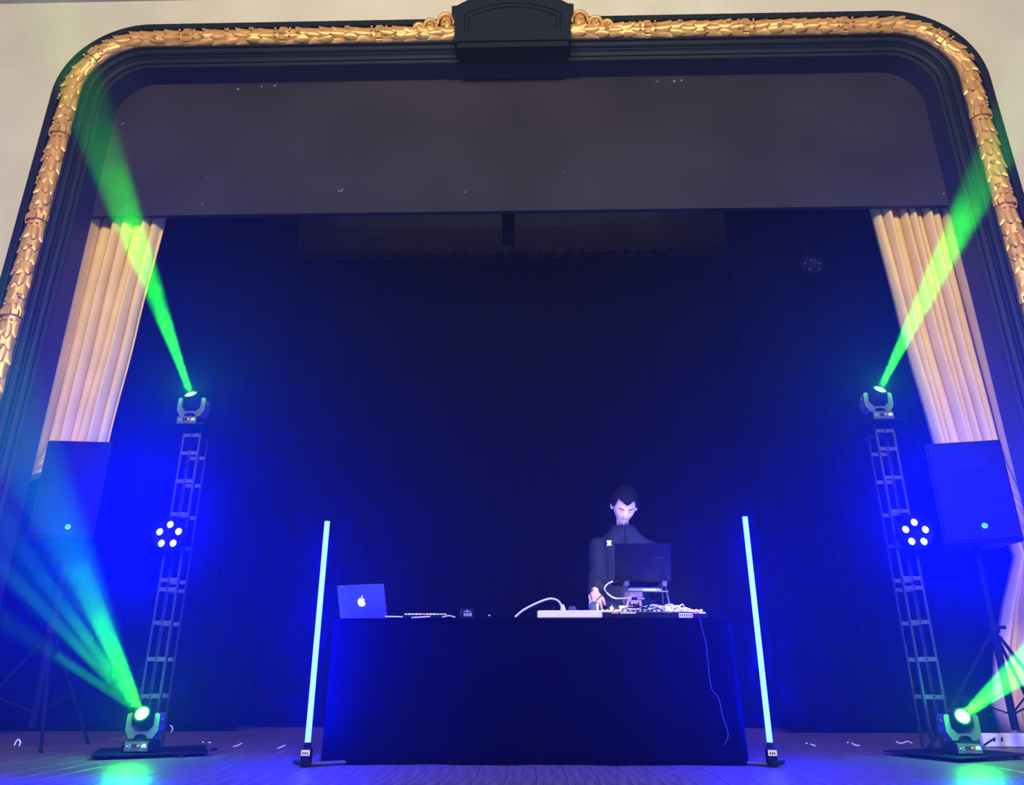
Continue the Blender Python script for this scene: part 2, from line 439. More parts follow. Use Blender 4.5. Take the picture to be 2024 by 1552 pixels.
# scroll ornaments beside the tablet
def scroll(sg, label):
    g = empty('gilt_scroll', (kx+sg*.60, YW-.12, 6.49), label, 'ornament', 'gilt scrolls beside the tablet')
    x0 = kx+sg*.585
    for (dx, dz, r, h) in ((.090, .120, .080, .110), (.245, .075, .062, .080), (.360, .040, .050, .062)):
        pts = []
        for k in range(13):
            a = PI*1.15*k/12-.25
            pts.append(V((x0+sg*(dx-math.cos(a)*r), YW-.12, 6.485+dz+math.sin(a)*h)))
        rel(MB().tube(pts, [.012+.012*math.sin(PI*k/12) for k in range(13)], 8).build('lobe_rim', M_gold, None, True), g)
        rel(MB().ball((x0+sg*dx, YW-.10, 6.485+dz+.01), (r*.72, .03, h*.8), 12, 8).build('lobe', M_gold, None, True), g)
        rel(MB().ball((x0+sg*(dx+.01), YW-.135, 6.485+dz+.012), (.018, .018, .018), 8, 6).build('lobe_bead', M_gold, None, True), g)
    rel(MB().ball((x0+sg*.18, YW-.09, 6.50), (.22, .04, .045), 12, 8).build('scroll_stem', M_gold, None, True), g)
scroll(-1, 'gilt scroll ornament on the left of the dark tablet')
scroll(1, 'gilt scroll ornament on the right of the dark tablet')

# valance panel behind the arch
YV = YW+0.285
val = MB().box((XC-.01, YV+.03, (4.64+6.85)/2), (9.0, .05, 6.85-4.64))
vo = val.build('valance_panel', M_valance); tag(vo, 'wide black painted panel filling the top of the stage opening', 'valance')
# scuffs of paint loss on the panel
for (px, py, n_) in ((470, 177, 3), (515, 170, 3), (545, 168, 2), (672, 378, 4), (408, 351, 1), (402, 402, 1), (1118, 341, 1), (1300, 160, 2), (1335, 161, 3), (1345, 158, 2), (245, 245, 1), (1865, 383, 1), (918, 380, 1)):
    mb = MB()
    c = at(px, py, YV+.004)
    for k in range(n_):
        q = c+V((random.uniform(-.02, .02), 0, random.uniform(-.02, .02))); a = random.uniform(0, 3)
        e = V((math.cos(a), 0, math.sin(a)))*random.uniform(.004, .014)
        mb.tube([q-e, q, q+e+V((0, 0, random.uniform(-.004, .004)))], .0022, 5)
    s_ = rel(mb.build('paint_scuff', M_white), vo); s_['label'] = 'small pale paint scuff'

# ================================================================= DRAPES
def pleats(t, folds, seed):
    """t in 0..1 -> (x along, depth 0..1)"""
    random.seed(seed); ws = [random.uniform(.6, 1.5) for _ in range(folds)]; gaps = [random.choice((.05, .09, .14, .24)) for _ in range(folds)]; sm = sum(ws); acc = 0
    for i, w_ in enumerate(ws):
        w_ /= sm
        if t <= acc+w_ or i == folds-1:
            u = min(1, max(0, (t-acc)/w_)); gap = gaps[i]; uu = u/(1-gap); return (0.0 if uu >= 1 else max(0, math.sin(PI*uu))**.45*(.65+.35*((i*37 % 10)/10))), i
        acc += w_
def drape(name, top, bot, ztop, zbot, yy, amp, folds, seed, m, label, cat, group=None, nx=None, nz=26, hem=None, xmid=None, ed=None):
    nx = nx or folds*26
    cache = [pleats(i/nx, folds, seed) for i in range(nx+1)]
    def fn(u, v):
        z = ztop+(zbot-ztop)*v
        x = (top[0]+(top[1]-top[0])*u)*(1-v)+(bot[0]+(bot[1]-bot[0])*u)*v
        if ed: x = ed[0](z)+(ed[1](z)-ed[0](z))*u
        d, i = cache[round(u*nx)]
        wob = .02*math.sin(v*5+i*1.7)*v
        yv = yy-amp*d*(.75+.35*math.sin(i*2.3+v*2.2))
        if hem: z += hem(u, v)
        return V((x+wob, yv, z))
    o = MB().grid(fn, nx, nz).build(name, m, None, True)
    so = o.modifiers.new('thickness', 'SOLIDIFY'); so.thickness = 0.006
    random.seed(seed+99)
    return tag(o, label, cat, group)
YCU = 6.34
tl0, tl1 = at(172, 424, YCU).x-.02, at(331, 424, YCU).x
bl1 = at(213, 872, YCU).x
vL = (4.9-2.4)/(4.9-.05)
def edges(tab):
    def f(z):
        for (z0, x0), (z1, x1) in zip(tab, tab[1:]):
            if z <= z0 and z >= z1:
                t = (z0-z)/(z0-z1); t = t*t*(3-2*t)*.6+t*.4; return x0+(x1-x0)*t
        return tab[-1][1]
    return f
def etab(pts): return edges([(4.97, at(*pts[0], YCU).x)]+[(at(x, y_, YCU).z, at(x, y_, YCU).x) for x, y_ in pts]+[(.0, at(*pts[-1], YCU).x)])
eLo = edges([(4.97, tl0), (2.4, tl0+.03), (1.6, tl0-.06), (0, tl0-.2)]); eLi = etab([(331, 424), (272, 650), (214, 872), (207, 905), (120, 935), (30, 955), (-60, 985), (-80, 1400)])
drape('tan_curtain', (tl0, tl1), (tl0+.10, tl1+(bl1-tl1)/vL), 4.95, .05, YCU, .17, 8, 11, M_tan, 'tan stage curtain hanging at the left side of the opening', 'curtain', 'tan stage curtains', ed=(eLo, eLi))
tr0, tr1 = at(1716, 401, YCU).x, at(1873, 401, YCU).x+.02
br0 = at(1967, 1330, YCU).x
def rhem(u, v): return (.16*max(0, (u-.10))**.8*max(0, v-.86)/.14*(.5+.5*math.sin(u*9)) if v > .86 else 0)
eRi = etab([(1716, 401), (1775, 640), (1842, 878), (1885, 960), (1975, 1030), (2004, 1090), (1994, 1150), (1976, 1230), (1966, 1330), (1966, 1400), (1985, 1452)]); eRo = edges([(4.97, tr1), (2.2, tr1+.02), (1.5, tr1+.16), (0, tr1+.30)])
drape('tan_curtain', (tr0, tr1), (br0, tr1+.20), 4.95, .045, YCU, .17, 10, 29, M_tan, 'tan stage curtain hanging at the right side with a lifted hem', 'curtain', 'tan stage curtains', hem=rhem, ed=(eRi, eRo))
# thin return strips of drape at the outside (seen beyond the speakers)
# black legs and black back curtain
drape('black_leg_curtain', (-5.4, at(592, 420, 6.95).x), (-5.4, at(592, 420, 6.95).x), 6.6, .03, 6.98, .035, 16, 5, M_black_cloth, 'black side drape behind the tan curtain on the left', 'curtain', 'black side drapes')
drape('black_leg_curtain', (at(1432, 420, 6.95).x, 5.4), (at(1432, 420, 6.95).x, 5.4), 6.6, .03, 6.98, .035, 18, 6, M_black_cloth, 'black side drape behind the tan curtain on the right', 'curtain', 'black side drapes')
YB = 7.55
zpipe = at(1010, 503, YB).z
bc = drape('black_back_curtain', (-4.6, 4.4), (-4.6, 4.4), zpipe-.02, .03, YB+.05, .04, 46, 3, M_black_cloth, 'wide black curtain across the back of the stage', 'curtain', nx=46*6)
pipe_pts = [V((x, YB+.02, zpipe+.006*(x+.17)**2)) for x in [-4.6+.5*k for k in range(19)]]
pe = empty('curtain_pipe', (-.17, YB+.02, zpipe), 'long thin pipe with cloth ties along the top of the back curtain', 'pipe')
rel(MB().tube(pipe_pts, .018, 8).build('pipe', M_black), pe)
tie_me = MB().box((0, 0, 0), (.03, .045, .05), bev=.008).tube([(0, 0, .02), (.03, -.01, .05), (.055, -.015, .045)], .007, 6).tube([(0, 0, .02), (-.025, -.01, .045)], .007, 6).mesh('tie', M_black_cloth)
k = -4.4
while k < 4.3:
    o = share(tie_me, 'tie', pe); o.location = V((k, YB+.02, zpipe+.006*(k+.17)**2+.005))-V(pe.location); o.rotation_euler = (0, random.uniform(-.5, .5), random.uniform(-.4, .4)); k += random.uniform(.15, .19)
# black hanging column with chain
hb = empty('hanging_black_box', (-.2, 7.1, 4.93), 'narrow black box hanging behind the valance panel near the middle', 'hanging box')
c0, c1 = at(993, 408, 7.1), at(1017, 479, 7.1)
rel(MB().box(((c0.x+c1.x)/2, 7.1, (c1.z+7.31)/2), (c1.x-c0.x, .14, 7.31-c1.z), bev=.008).build('box_body', M_black), hb)
mb = MB(); cb = at(1016, 480, 7.1); ce = at(1016, 502, 7.1)
for i in range(6):
    zc = cb.z+(ce.z-cb.z)*(i+.5)/6; a = (i % 2)*PI/2
    pts = [V((cb.x+math.cos(t)*.010*math.cos(a), 7.1+math.cos(t)*.010*math.sin(a), zc+math.sin(t)*.017)) for t in [2*PI*q/10 for q in range(11)]]
    mb.tube(pts, .004, 5)
rel(mb.build('chain', M_black), hb)

# ================================================================= STAGE EQUIPMENT
# ---- LED tubes
def led_tube(bx, tx, px_bot, label, sg):
    base = floor_at(bx, 1516); Y = base.y
    t = empty('led_tube', base, label, 'light tube', 'upright glowing LED tubes')
    zt = at(tx, px_bot, Y).z
    lx = at(tx, px_bot, Y).x-base.x
    z0 = .115
    MB().tube([(0, 0, z0), (lx*.0, 0, zt)], .0155, 12).build('glow_tube', M_tube, t, True)
    MB().tube([(0, 0, zt), (0, 0, zt+.014)], .0165, 12).build('end_cap', M_blackp, t)
    MB().box((0, 0, .045), (.052, .05, .09), bev=.006).build('base', M_blackp, t)
    MB().cyl((0, 0, .085), (0, 0, z0+.002), .020, .018, 12).build('socket', M_blackp, t)
    lab = MB().box((0, -.0268, .068), (.046, .002, .028)).build('label', M_label, t); lab['label'] = 'cream paper label'
    mk = MB()
    for i in range(3): mk.box((-.012+.011*i, -.0282, .066), (.006, .0008, .010))
    mk.build('label_print', M_ink, lab)
    f = MB(); e = V((sg*.26, .14, .012)); f.tube([(0, 0, .012), e], .011, 8); f.build('foot_bar', M_steel, t)
    f = MB(); f.tube([(0, 0, .012), (-sg*.10, .13, .012)], .009, 8); f.build('foot_bar', M_blackp, t)
    return t
led_tube(604, 647, 1031, 'glowing blue white LED tube standing left of the black table', 1)
led_tube(1527, 1468, 1022, 'glowing blue white LED tube standing right of the black table', -1)

# ---- truss towers
def tower(cx, cy, rz, label, plate_px):
    t = empty('truss_tower', (cx, cy, 0), label, 'tower', 'black lighting towers', rz)
    W_ = .135; H_ = 2.085
    plate = MB().prism([(-.30, -.26), (.30, -.26), (.30, .26), (-.30, .26)], 0, .008, Matrix.Rotation(PI/2, 4, 'X'))
    MB().box((.07, -.08, .020), (.62, .52, .008), Matrix.Rotation(.42, 3, 'Z')).build('base_plate', M_black, t)
    for q in ((.33, .17), (-.20, .18), (-.17, -.29), (.30, -.24)):
        MB().lathe([(.022, 0), (.022, .010), (.016, .016)], Matrix.Translation((q[0]+.02, q[1], 0)), 12).build('foot', M_blackp, t)
    post = MB()
    th = .004; lw = .016
    post.prism([(0, 0), (lw, 0), (lw, th), (th, th), (th, lw), (0, lw)], 0, -H_+.02, Matrix.Rotation(PI/2, 4, 'X'))
    pm = MB().box((lw/2, th/2, H_/2+.01), (lw, th, H_-.03)).box((th/2, lw/2, H_/2+.01), (th, lw, H_-.03)).mesh('post', M_post)
    for (sx, sy, r) in ((-1, -1, 0), (1, -1, PI/2), (1, 1, PI), (-1, 1, -PI/2)):
        o = share(pm, 'post', t, (sx*W_/2, sy*W_/2, .012)); o.rotation_euler = (0, 0, r)
    # rung plates with a round hole
    def rung_mesh():
        hw_, hh, r0, yv = W_/2-.010, .0125, .0075, .003; n_ = 16; mb = MB()
        for yy in (-yv/2, yv/2):
            vs = []
            for k in range(n_):
                a = 2*PI*k/n_; vs.append((r0*math.cos(a), yy, r0*math.sin(a)))
            for k in range(n_):
                a = 2*PI*k/n_; c_, s_ = math.cos(a), math.sin(a); q = min(hw_/abs(c_) if abs(c_) > 1e-6 else 9, hh/abs(s_) if abs(s_) > 1e-6 else 9)
                vs.append((max(-hw_, min(hw_, c_*q)), yy, max(-hh, min(hh, s_*q))))
            for sx in (-1, 1):
                for sz in (-1, 1): pass
            mb.add(vs, [(k, (k+1) % n_, n_+(k+1) % n_, n_+k) if yy > 0 else (k, n_+k, n_+(k+1) % n_, (k+1) % n_) for k in range(n_)])
            # fill corner slivers
            mb.box((-hw_*.72, yy*.98, 0), (hw_*.54, .0004, hh*2)); mb.box((hw_*.72, yy*.98, 0), (hw_*.54, .0004, hh*2))
        return mb.mesh('rung', M_rung)
    rm = rung_mesh()
    zs = [.327, .545, .765, .975, 1.035, 1.26, 1.47, 1.70, 1.90, 2.03]
    for z in zs:
        for (dx, dy, r) in ((0, -W_/2-.001, 0), (0, W_/2+.001, 0)):
            o = share(rm, 'rung', t, (dx, dy, z)); o.rotation_euler = (0, 0, r)
    MB().box((0, -.03, H_), (.24, .26, .010), bev=.002).build('top_plate', M_black, t)
    return t
tR = at(1845, 1378, 5.0); tL = at(319, 1382, 5.0)
TX_R, TX_L, TYc = tR.x-.005, at(378, 850, 5.0).x+.02, 5.05
towR = tower(TX_R, TYc, 0, 'black lighting tower standing right of the table', None)
towL = tower(TX_L, TYc, 0, 'black lighting tower standing left of the table', None)

# ---- moving heads
def moving_head(loc, tgt, label, rz=0.0, hx=0.0):
    """loc: base centre on its support; tgt: lens position in the world, beam dir given"""
    t = empty('moving_head', loc, label, 'stage light', 'small moving head lights with green beams', rz)
    bw_, bd, bh = .150, .150, .060
    MB().box((0, 0, bh/2+.004), (bw_, bd, bh), bev=.006).build('base', M_blackp, t)
    for q in ((-1, -1), (1, -1), (1, 1), (-1, 1)):
        MB().cyl((q[0]*.055, q[1]*.055, 0), (q[0]*.055, q[1]*.055, .006), .010, n=8).build('foot', M_black, t)
    fy = -bd/2
    pan = MB().box((0, fy-.001, bh/2+.004), (bw_*.90, .003, bh*.82)).build('control_panel', M_greyp, t)
    MB().box((-.004, fy-.0032, .038), (.048, .002, .020)).build('display', M_glass, pan)
    MB().box((.010, fy-.0046, .038), (.006, .001, .012)).box((.021, fy-.0046, .041), (.005, .001, .005)).build('red_digits', M_red, pan)
    # half sun mark with a bar under it
    hs = [(.046+.014*math.cos(a), .036+.013*math.sin(a)) for a in [PI*k/10 for k in range(11)]]
    MB().prism(hs, fy-.0042, fy-.0026).build('half_disc_mark', M_label, pan)
    MB().box((.046, fy-.0034, .031), (.032, .0016, .004)).build('bar_mark', M_label, pan)
    b = MB().box((-.052, fy-.0034, .036), (.010, .0016, .004))
    for q in (-.006, .006): b.box((-.036, fy-.0034, .036+q), (.005, .0016, .003))
    b.build('button_marks', M_label, pan)
    MB().box((-.006, fy-.0034, .016), (.040, .0016, .004)).build('text_mark', M_steel, pan)
    # pan ring
    MB().lathe([(.050, .064), (.050, .074), (.044, .078)], None, 24).build('pan_ring', M_black, t)
    # yoke
    H0 = .074; w0, w1 = .098, .066
    yoke = [(-w0*.72, H0), (-w0, H0+.045), (-w0, H0+.128), (-w0+.010, H0+.138), (-w1-.004, H0+.138), (-w1, H0+.128), (-w1, H0+.068), (-.036, H0+.036), (-.018, H0+.038), (.018, H0+.038), (.036, H0+.036), (w1, H0+.068), (w1, H0+.128), (w1+.004, H0+.138), (w0-.010, H0+.138), (w0, H0+.128), (w0, H0+.045), (w0*.72, H0), (.042, H0), (.030, H0+.020), (0, H0+.026), (-.030, H0+.020), (-.042, H0)]
    MB().prism(yoke[::-1], -.042, .042).build('yoke', M_greyp, t)
    for sx in (-1, 1):
        MB().cyl((sx*w0, 0, H0+.100), (sx*(w0+.012), 0, H0+.100), .018, .015, 14).build('tilt_knob', M_steel, t)
    # head
    pz = H0+.105
    piv = V((0, 0, pz))
    wpiv = V(loc)+piv
    d = (V(tgt)-wpiv).normalized()
    ld = (Matrix.Rotation(-rz, 3, 'Z') @ d)
    M = frame_to(ld, piv)
    h = MB().lathe([(.030, -.080), (.050, -.070), (.058, -.045), (.060, .0), (.058, .040), (.050, .066), (.044, .072), (.044, .060), (.036, .058)], M, 28).build('head', M_blackp, t, True)
    MB().lathe([(.046, .066), (.050, .068), (.050, .080), (.044, .083), (.038, .083), (.038, .072)], M, 28).build('lens_ring', M_black, h)
    MB().lathe([(.0375, .070), (.0365, .078), (.030, .083), (.016, .087), (.001, .088)], M, 24).build('lens', M_lens, h, True)
    lens_w = V(loc)+(Matrix.Rotation(rz, 3, 'Z') @ (piv+ld*.105))
    return t, lens_w, d
GREEN = (0.015, 1.0, 0.0)
def beam_mat(name, dens, scale, contrast, length, fade0=.45):
    m = bpy.data.materials.new(name); m.use_nodes = True; nt = m.node_tree; nt.nodes.clear()
    out = nt.nodes.new('ShaderNodeOutputMaterial'); vs = nt.nodes.new('ShaderNodeVolumeScatter')
    vs.inputs['Color'].default_value = (1, 1, 1, 1); vs.inputs['Anisotropy'].default_value = 0.25; vs.inputs['Density'].default_value = dens
    if contrast > 0:
        tc = nt.nodes.new('ShaderNodeTexCoord'); n_ = nt.nodes.new('ShaderNodeTexNoise'); n_.inputs['Scale'].default_value = scale; n_.inputs['Detail'].default_value = 3
        mr = nt.nodes.new('ShaderNodeMapRange'); mr.inputs['From Min'].default_value = .35; mr.inputs['From Max'].default_value = .7
        mr.inputs['To Min'].default_value = dens*(1-contrast); mr.inputs['To Max'].default_value = dens*(1+contrast)
        nt.links.new(tc.outputs['Object'], n_.inputs['Vector']); nt.links.new(n_.outputs['Fac'], mr.inputs['Value'])
        vl = nt.nodes.new('ShaderNodeVectorMath'); vl.operation = 'LENGTH'; nt.links.new(tc.outputs['Object'], vl.inputs[0])
        fd_ = nt.nodes.new('ShaderNodeMapRange'); fd_.interpolation_type = 'SMOOTHSTEP'; fd_.inputs['From Min'].default_value = length*fade0; fd_.inputs['From Max'].default_value = length*.99
        fd_.inputs['To Min'].default_value = 1; fd_.inputs['To Max'].default_value = 0; nt.links.new(vl.outputs['Value'], fd_.inputs['Value'])
        mu = nt.nodes.new('ShaderNodeMath'); mu.operation = 'MULTIPLY'; nt.links.new(mr.outputs[0], mu.inputs[0]); nt.links.new(fd_.outputs[0], mu.inputs[1]); nt.links.new(mu.outputs[0], vs.inputs['Density'])
    nt.links.new(vs.outputs[0], out.inputs['Volume']); m.cycles.volume_step_rate = 0.4
    return m
def beam(lens, streaks, energy, label, spot_deg, spot_dir, length):
    """haze caught in the beam: cones from the lens, lit by the spot in the lamp"""
    mb = MB()
    for (dirv, L, r1) in streaks:
        dirv = V(dirv).normalized(); pts = [dirv*L*k/10 for k in range(11)]
        mb.tube(pts, [.028+(r1-.028)*k/10 for k in range(11)], 16)
    o = mb.build('light_beam', beam_mat('beam_haze', 0.045, 5.0, 0.55, max(L for _, L, _ in streaks), .45 if len(streaks) == 1 else .15), None, True); o.location = lens; tag(o, label, 'light beam', 'green light beams in the haze')
    return o
def spot(lens, d, deg, energy, parent, col=GREEN, blend=.6, size=.02):
    o = add_light('SPOT', 'beam_spot', lens, energy, col, d, None, spot_size=math.radians(deg), spot_blend=blend, shadow_soft_size=size)
    o.parent = parent; o.matrix_parent_inverse = (Matrix.Translation(parent.location) @ Matrix.Rotation(parent.rotation_euler.z, 4, 'Z')).inverted(); return o
def glow(lens, d, energy, parent):
    o = add_light('POINT', 'lens_glow', lens+V(d)*.02, energy, GREEN, shadow_soft_size=.03)
    o.parent = parent; o.matrix_parent_inverse = (Matrix.Translation(parent.location) @ Matrix.Rotation(parent.rotation_euler.z, 4, 'Z')).inverted()
ztop = 2.085+.006
# top left
def dir_px(lens, px, py, Y): return (at(px, py, Y)-lens)
hTL = V((at(378, 836, 5.0).x, 5.0, ztop)); hTR = V((at(1738, 832, 5.0).x, 5.0, ztop))
mTL, lTL, dTL = moving_head(hTL, at(178, 225, 3.6), 'moving head on top of the left tower, green beam pointing up')
mTR, lTR, dTR = moving_head(hTR, at(1988, 262, 3.6), 'moving head on top of the right tower, green beam pointing up')
fBL = floor_at(279, 1491); fBR = floor_at(1905, 1488)
zb = .026
hBL = at(279, 1489, 4.83); hBL.z = zb; hBR = at(1905, 1487, 4.83); hBR.z = zb
mBL, lBL, dBL = moving_head(hBL, at(70, 1170, 3.5), 'moving head at the foot of the left tower, green beam fanning left')
mBR, lBR, dBR = moving_head(hBR, at(2100, 1255, 3.6), 'moving head at the foot of the right tower, green beam leaving right')
def put_beam(m, lens, d, label, streaks, deg, energy, blend=.6):
    beam(lens, streaks, energy, label, deg, d, 0); spot(lens+V(d)*.0, d, deg, energy, m, blend=blend); glow(lens, d, 16.0, m)
e1 = at(172, 205, 3.55); put_beam(mTL, lTL, dTL, 'green beam rising from the top of the left tower across the tan curtain', [(e1-lTL, (e1-lTL).length, .17)], 9.5, HEAD_W*30)
e2 = at(1994, 245, 3.55); put_beam(mTR, lTR, dTR, 'green beam rising from the top of the right tower across the tan curtain', [(e2-lTR, (e2-lTR).length, .17)], 9.5, HEAD_W*30)
e3 = [(at(-75, 1035, 3.4), .030), (at(40, 1080, 3.5), .030), (at(150, 1115, 3.7), .058), (at(110, 1295, 4.1), .022)]
beam(lBL, [(p-lBL, (p-lBL).length, r) for p, r in e3], 0, 'green beam fanning out left from the foot of the left tower', 0, 0, 0)

for (p, r_), en in zip(e3, (7, 8, 12, 3)): spot(lBL, (p-lBL).normalized(), 6 if en < 12 else 10, HEAD_W*en, mBL, blend=.8)
glow(lBL, dBL, 16.0, mBL)
e4 = at(2160, 1212, 3.4); put_beam(mBR, lBR, dBR, 'green beam leaving right from the foot of the right tower', [(e4-lBR, (e4-lBR).length, .12)], 9, HEAD_W*30)

# ---- PAR lights on the towers
def par_light(px, py, Y, label, group, lit=True, tilt=0.0, yaw=0.0, loc=None, par_tower=None, ring=.068, lens_r=.024, n_lens=5, phase=PI/2):
    c = loc or at(px, py, Y)
    t = empty('par_light', c, label, 'stage light', group, yaw)
    M = Matrix.Rotation(PI/2+tilt, 4, 'X')          # local z -> -y (towards the audience)
    body = MB().lathe([(.060, -.10), (.080, -.095), (.095, -.05), (.105, -.02), (.105, .012), (.100, .016), (.098, .004), (.001, .004)], M, 32).build('can', M_blackp, t, True)
    for k in range(n_lens):
        a = phase+2*PI*k/n_lens
        p = M @ V((ring*math.cos(a), ring*math.sin(a), .006))
        Ml = Matrix.Translation(p) @ M
        MB().lathe([(lens_r+.004, -.004), (lens_r+.004, .006), (lens_r, .008), (lens_r, .003)], Ml, 20).build('bezel', M_black, body)
        MB().lathe([(lens_r, .002), (lens_r*.9, .008), (lens_r*.5, .012), (.001, .013)], Ml, 20).build('led_lens', M_parled if lit else M_dimled, body, True)
    # bracket
    pts = [V((-.112, 0, 0)), V((-.112, .0, .06)), V((-.10, .04, .115)), V((0, .06, .125)), V((.10, .04, .115)), V((.112, 0, .06)), V((.112, 0, 0))]
    MB().tube(pts, .007, 6).build('bracket', M_black, t)
    for sx in (-1, 1): MB().cyl((sx*.100, 0, 0), (sx*.124, 0, 0), .014, .012, 10).build('bracket_knob', M_black, t)
    MB().box((0, .10, .11), (.05, .09, .04), bev=.004).build('clamp', M_black, t)
    if lit:
        d = M.to_3x3() @ V((0, 0, 1))
        for k in range(n_lens):
            a = phase+2*PI*k/n_lens; p = M @ V((ring*math.cos(a), ring*math.sin(a), .026))
            if k == 0:
                o = add_light('SPOT', 'par_spot', M @ V((0, 0, .05)), PAR_W*5, (0, 0, 1), d, t, spot_size=math.radians(125), spot_blend=1.0, shadow_soft_size=.07)
    return t
PY = 4.90
par_light(335, 1058, PY, 'blue LED par light with five white hot lenses on the left tower', 'lit blue par lights', yaw=-.06, phase=PI/2)
par_light(1809, 1054, PY, 'blue LED par light with five white hot lenses on the right tower', 'lit blue par lights', yaw=.06, phase=PI/2)
fp = par_light(1606, 526, 6.7, 'dim blue LED par light hanging high at the right of the stage', 'hanging par light', lit=False, tilt=-.35, ring=.078, lens_r=.013)
MB().cyl((0, .10, .12), (0, .10, 7.305-fp.location.z), .012, n=8).build('hanging_pole', M_black, fp)

# ---- PA speakers on tripods
def speaker(pa, pb, Y, rz, dotpx, label, slabel):
    a, b = at(*pa, Y), at(*pb, Y); cx = (a.x+b.x)/2; w_ = abs(b.x-a.x)/max(.5, math.cos(rz)); zt = (a.z+b.z)/2
    w_ = min(w_, .50); hh = .72; z0 = zt-hh
    s = empty('loudspeaker', (cx, Y+.18, z0), label, 'loudspeaker', 'black loudspeakers on stands', rz)
    fr = w_/2; bk = w_*.33; dp = .36
    # trapezoid cabinet
    pts = [(-fr, -dp/2), (fr, -dp/2), (bk, dp/2), (-bk, dp/2)]
    mb = MB(); vs = [V((x, y_, z)) for z in (0, hh) for x, y_ in pts]
    mb.add(vs, [(0, 3, 2, 1), (4, 5, 6, 7), (0, 1, 5, 4), (1, 2, 6, 5), (2, 3, 7, 6), (3, 0, 4, 7)])
    cab = mb.build('cabinet', M_blackp, s)
    bv = cab.modifiers.new('bevel', 'BEVEL'); bv.width = .014; bv.segments = 2
    MB().box((0, -dp/2-.006, hh/2), (w_*.93, .012, hh*.94), bev=.005).build('grille', M_black, s)
    MB().box((0, -dp/2-.013, hh*.80), (w_*.55, .004, hh*.20), bev=.0015).build('horn_recess', M_blackp, s)
    dp_ = at(*dotpx, Y)
    ld = Matrix.Rotation(-rz, 3, 'Z') @ (V((dp_.x, dp_.y, dp_.z))-V(s.location))
    Md = Matrix.Translation((ld.x, -dp/2-.0125, ld.z)) @ Matrix.Rotation(PI/2, 4, 'X')
    bd = MB().lathe([(.019, 0), (.019, .003), (.017, .004), (.001, .0045)], Md, 20).build('lit_badge', M_cyanled, s); bd['label'] = 'round glowing cyan badge'
    MB().box((ld.x-.006, -dp/2-.0178, ld.z+.004), (.005, .001, .009)).box((ld.x+.006, -dp/2-.0178, ld.z-.003), (.005, .001, .009)).build('badge_mark', M_ink, bd)
    for sx in (-1, 1): MB().box((sx*(fr+bk)/2*1.0, 0, hh*.55), (.012, .12, .035), bev=.004).build('handle', M_black, s)
    t = empty('speaker_stand', (cx, Y+.18, 0), slabel, 'stand', 'tripod speaker stands', rz)
    MB().cyl((0, 0, .25), (0, 0, z0+.0), .019, n=12).build('pole', M_black, t)
    MB().cyl((0, 0, .12), (0, 0, .75), .024, n=12).build('sleeve', M_black, t)
    MB().lathe([(.036, .72), (.036, .79), (.025, .80)], None, 14).build('collar', M_blackp, t)
    MB().cyl((.03, -.0, .755), (.075, 0, .755), .012, n=8).build('knob', M_blackp, t)
    for k in range(3):
        a_ = -PI/2+.5+k*2*PI/3; e = V((math.cos(a_)*.52, math.sin(a_)*.30 if math.sin(a_) > 0 else math.sin(a_)*.42, .014))
        leg = MB().tube([(math.cos(a_)*.03, math.sin(a_)*.03, .70), e], .011, 8).build('leg', M_black, t)
        MB().ball(e, .014, 8, 6).build('rubber_foot', M_blackp, leg)
        MB().tube([(math.cos(a_)*.02, math.sin(a_)*.02, .22), V((math.cos(a_)*.03, math.sin(a_)*.03, .70)).lerp(e, .55)], .006, 6).build('brace', M_black, t)
speaker((93, 870), (212, 873), 5.20, .12, (135, 1042), 'black loudspeaker with glowing cyan badge in front of the left tan curtain', 'black tripod stand under the left loudspeaker')
speaker((1842, 878), (1983, 867), 5.20, -.22, (1945, 1040), 'black loudspeaker with glowing cyan badge in front of the right tan curtain', 'black tripod stand under the right loudspeaker')

# ================================================================= TABLE
TY0, TY1 = 4.46, 5.12; TXL, TXR = -1.13, 1.13; TZ = at(1012, 1222, TY0).z
tb = empty('dj_table', ((TXL+TXR)/2, (TY0+TY1)/2, 0), 'long table hidden under a black floor length cloth', 'table')
rel(MB().box((0, (TY0+TY1)/2, TZ-.024), (TXR-TXL-.03, TY1-TY0-.03, .032)).build('table_top', M_blackp), tb)
for lx in (TXL+.12, TXR-.12):
    for ly in (TY0+.10, TY1-.08): rel(MB().cyl((lx, ly, 0), (lx, ly, TZ-.04), .014, n=8).build('leg', M_steel), tb)
tc_ = MB()
def skirt(u, v):
    per = 2*(TY1-TY0)+(TXR-TXL); s = u*per; fl_ = .010+.035*v
    wv = math.sin(s*9.0)*fl_*.5+math.sin(s*23+1)*fl_*.22*v
    z = TZ+(0.006-TZ)*v
    if s < (TY1-TY0): return V((TXL-wv-.02*v, TY1-s, z))
    s -= (TY1-TY0)
    if s < (TXR-TXL): return V((TXL+s, TY0-wv*.7-.02*v, z))
    s -= (TXR-TXL); return V((TXR+wv+.02*v, TY0+s, z))
tc_.grid(skirt, 260, 14)
tc_.box((0, (TY0+TY1)/2, TZ-.003), (TXR-TXL, TY1-TY0, .006))
cl = tc_.build('table_cloth', M_cloth, None, True); tag(cl, 'black cloth draped over the long table down to the floor', 'tablecloth')

def item(name, loc, label, cat, rz=0.0, group=None): return empty(name, loc, label, cat, group, rz)
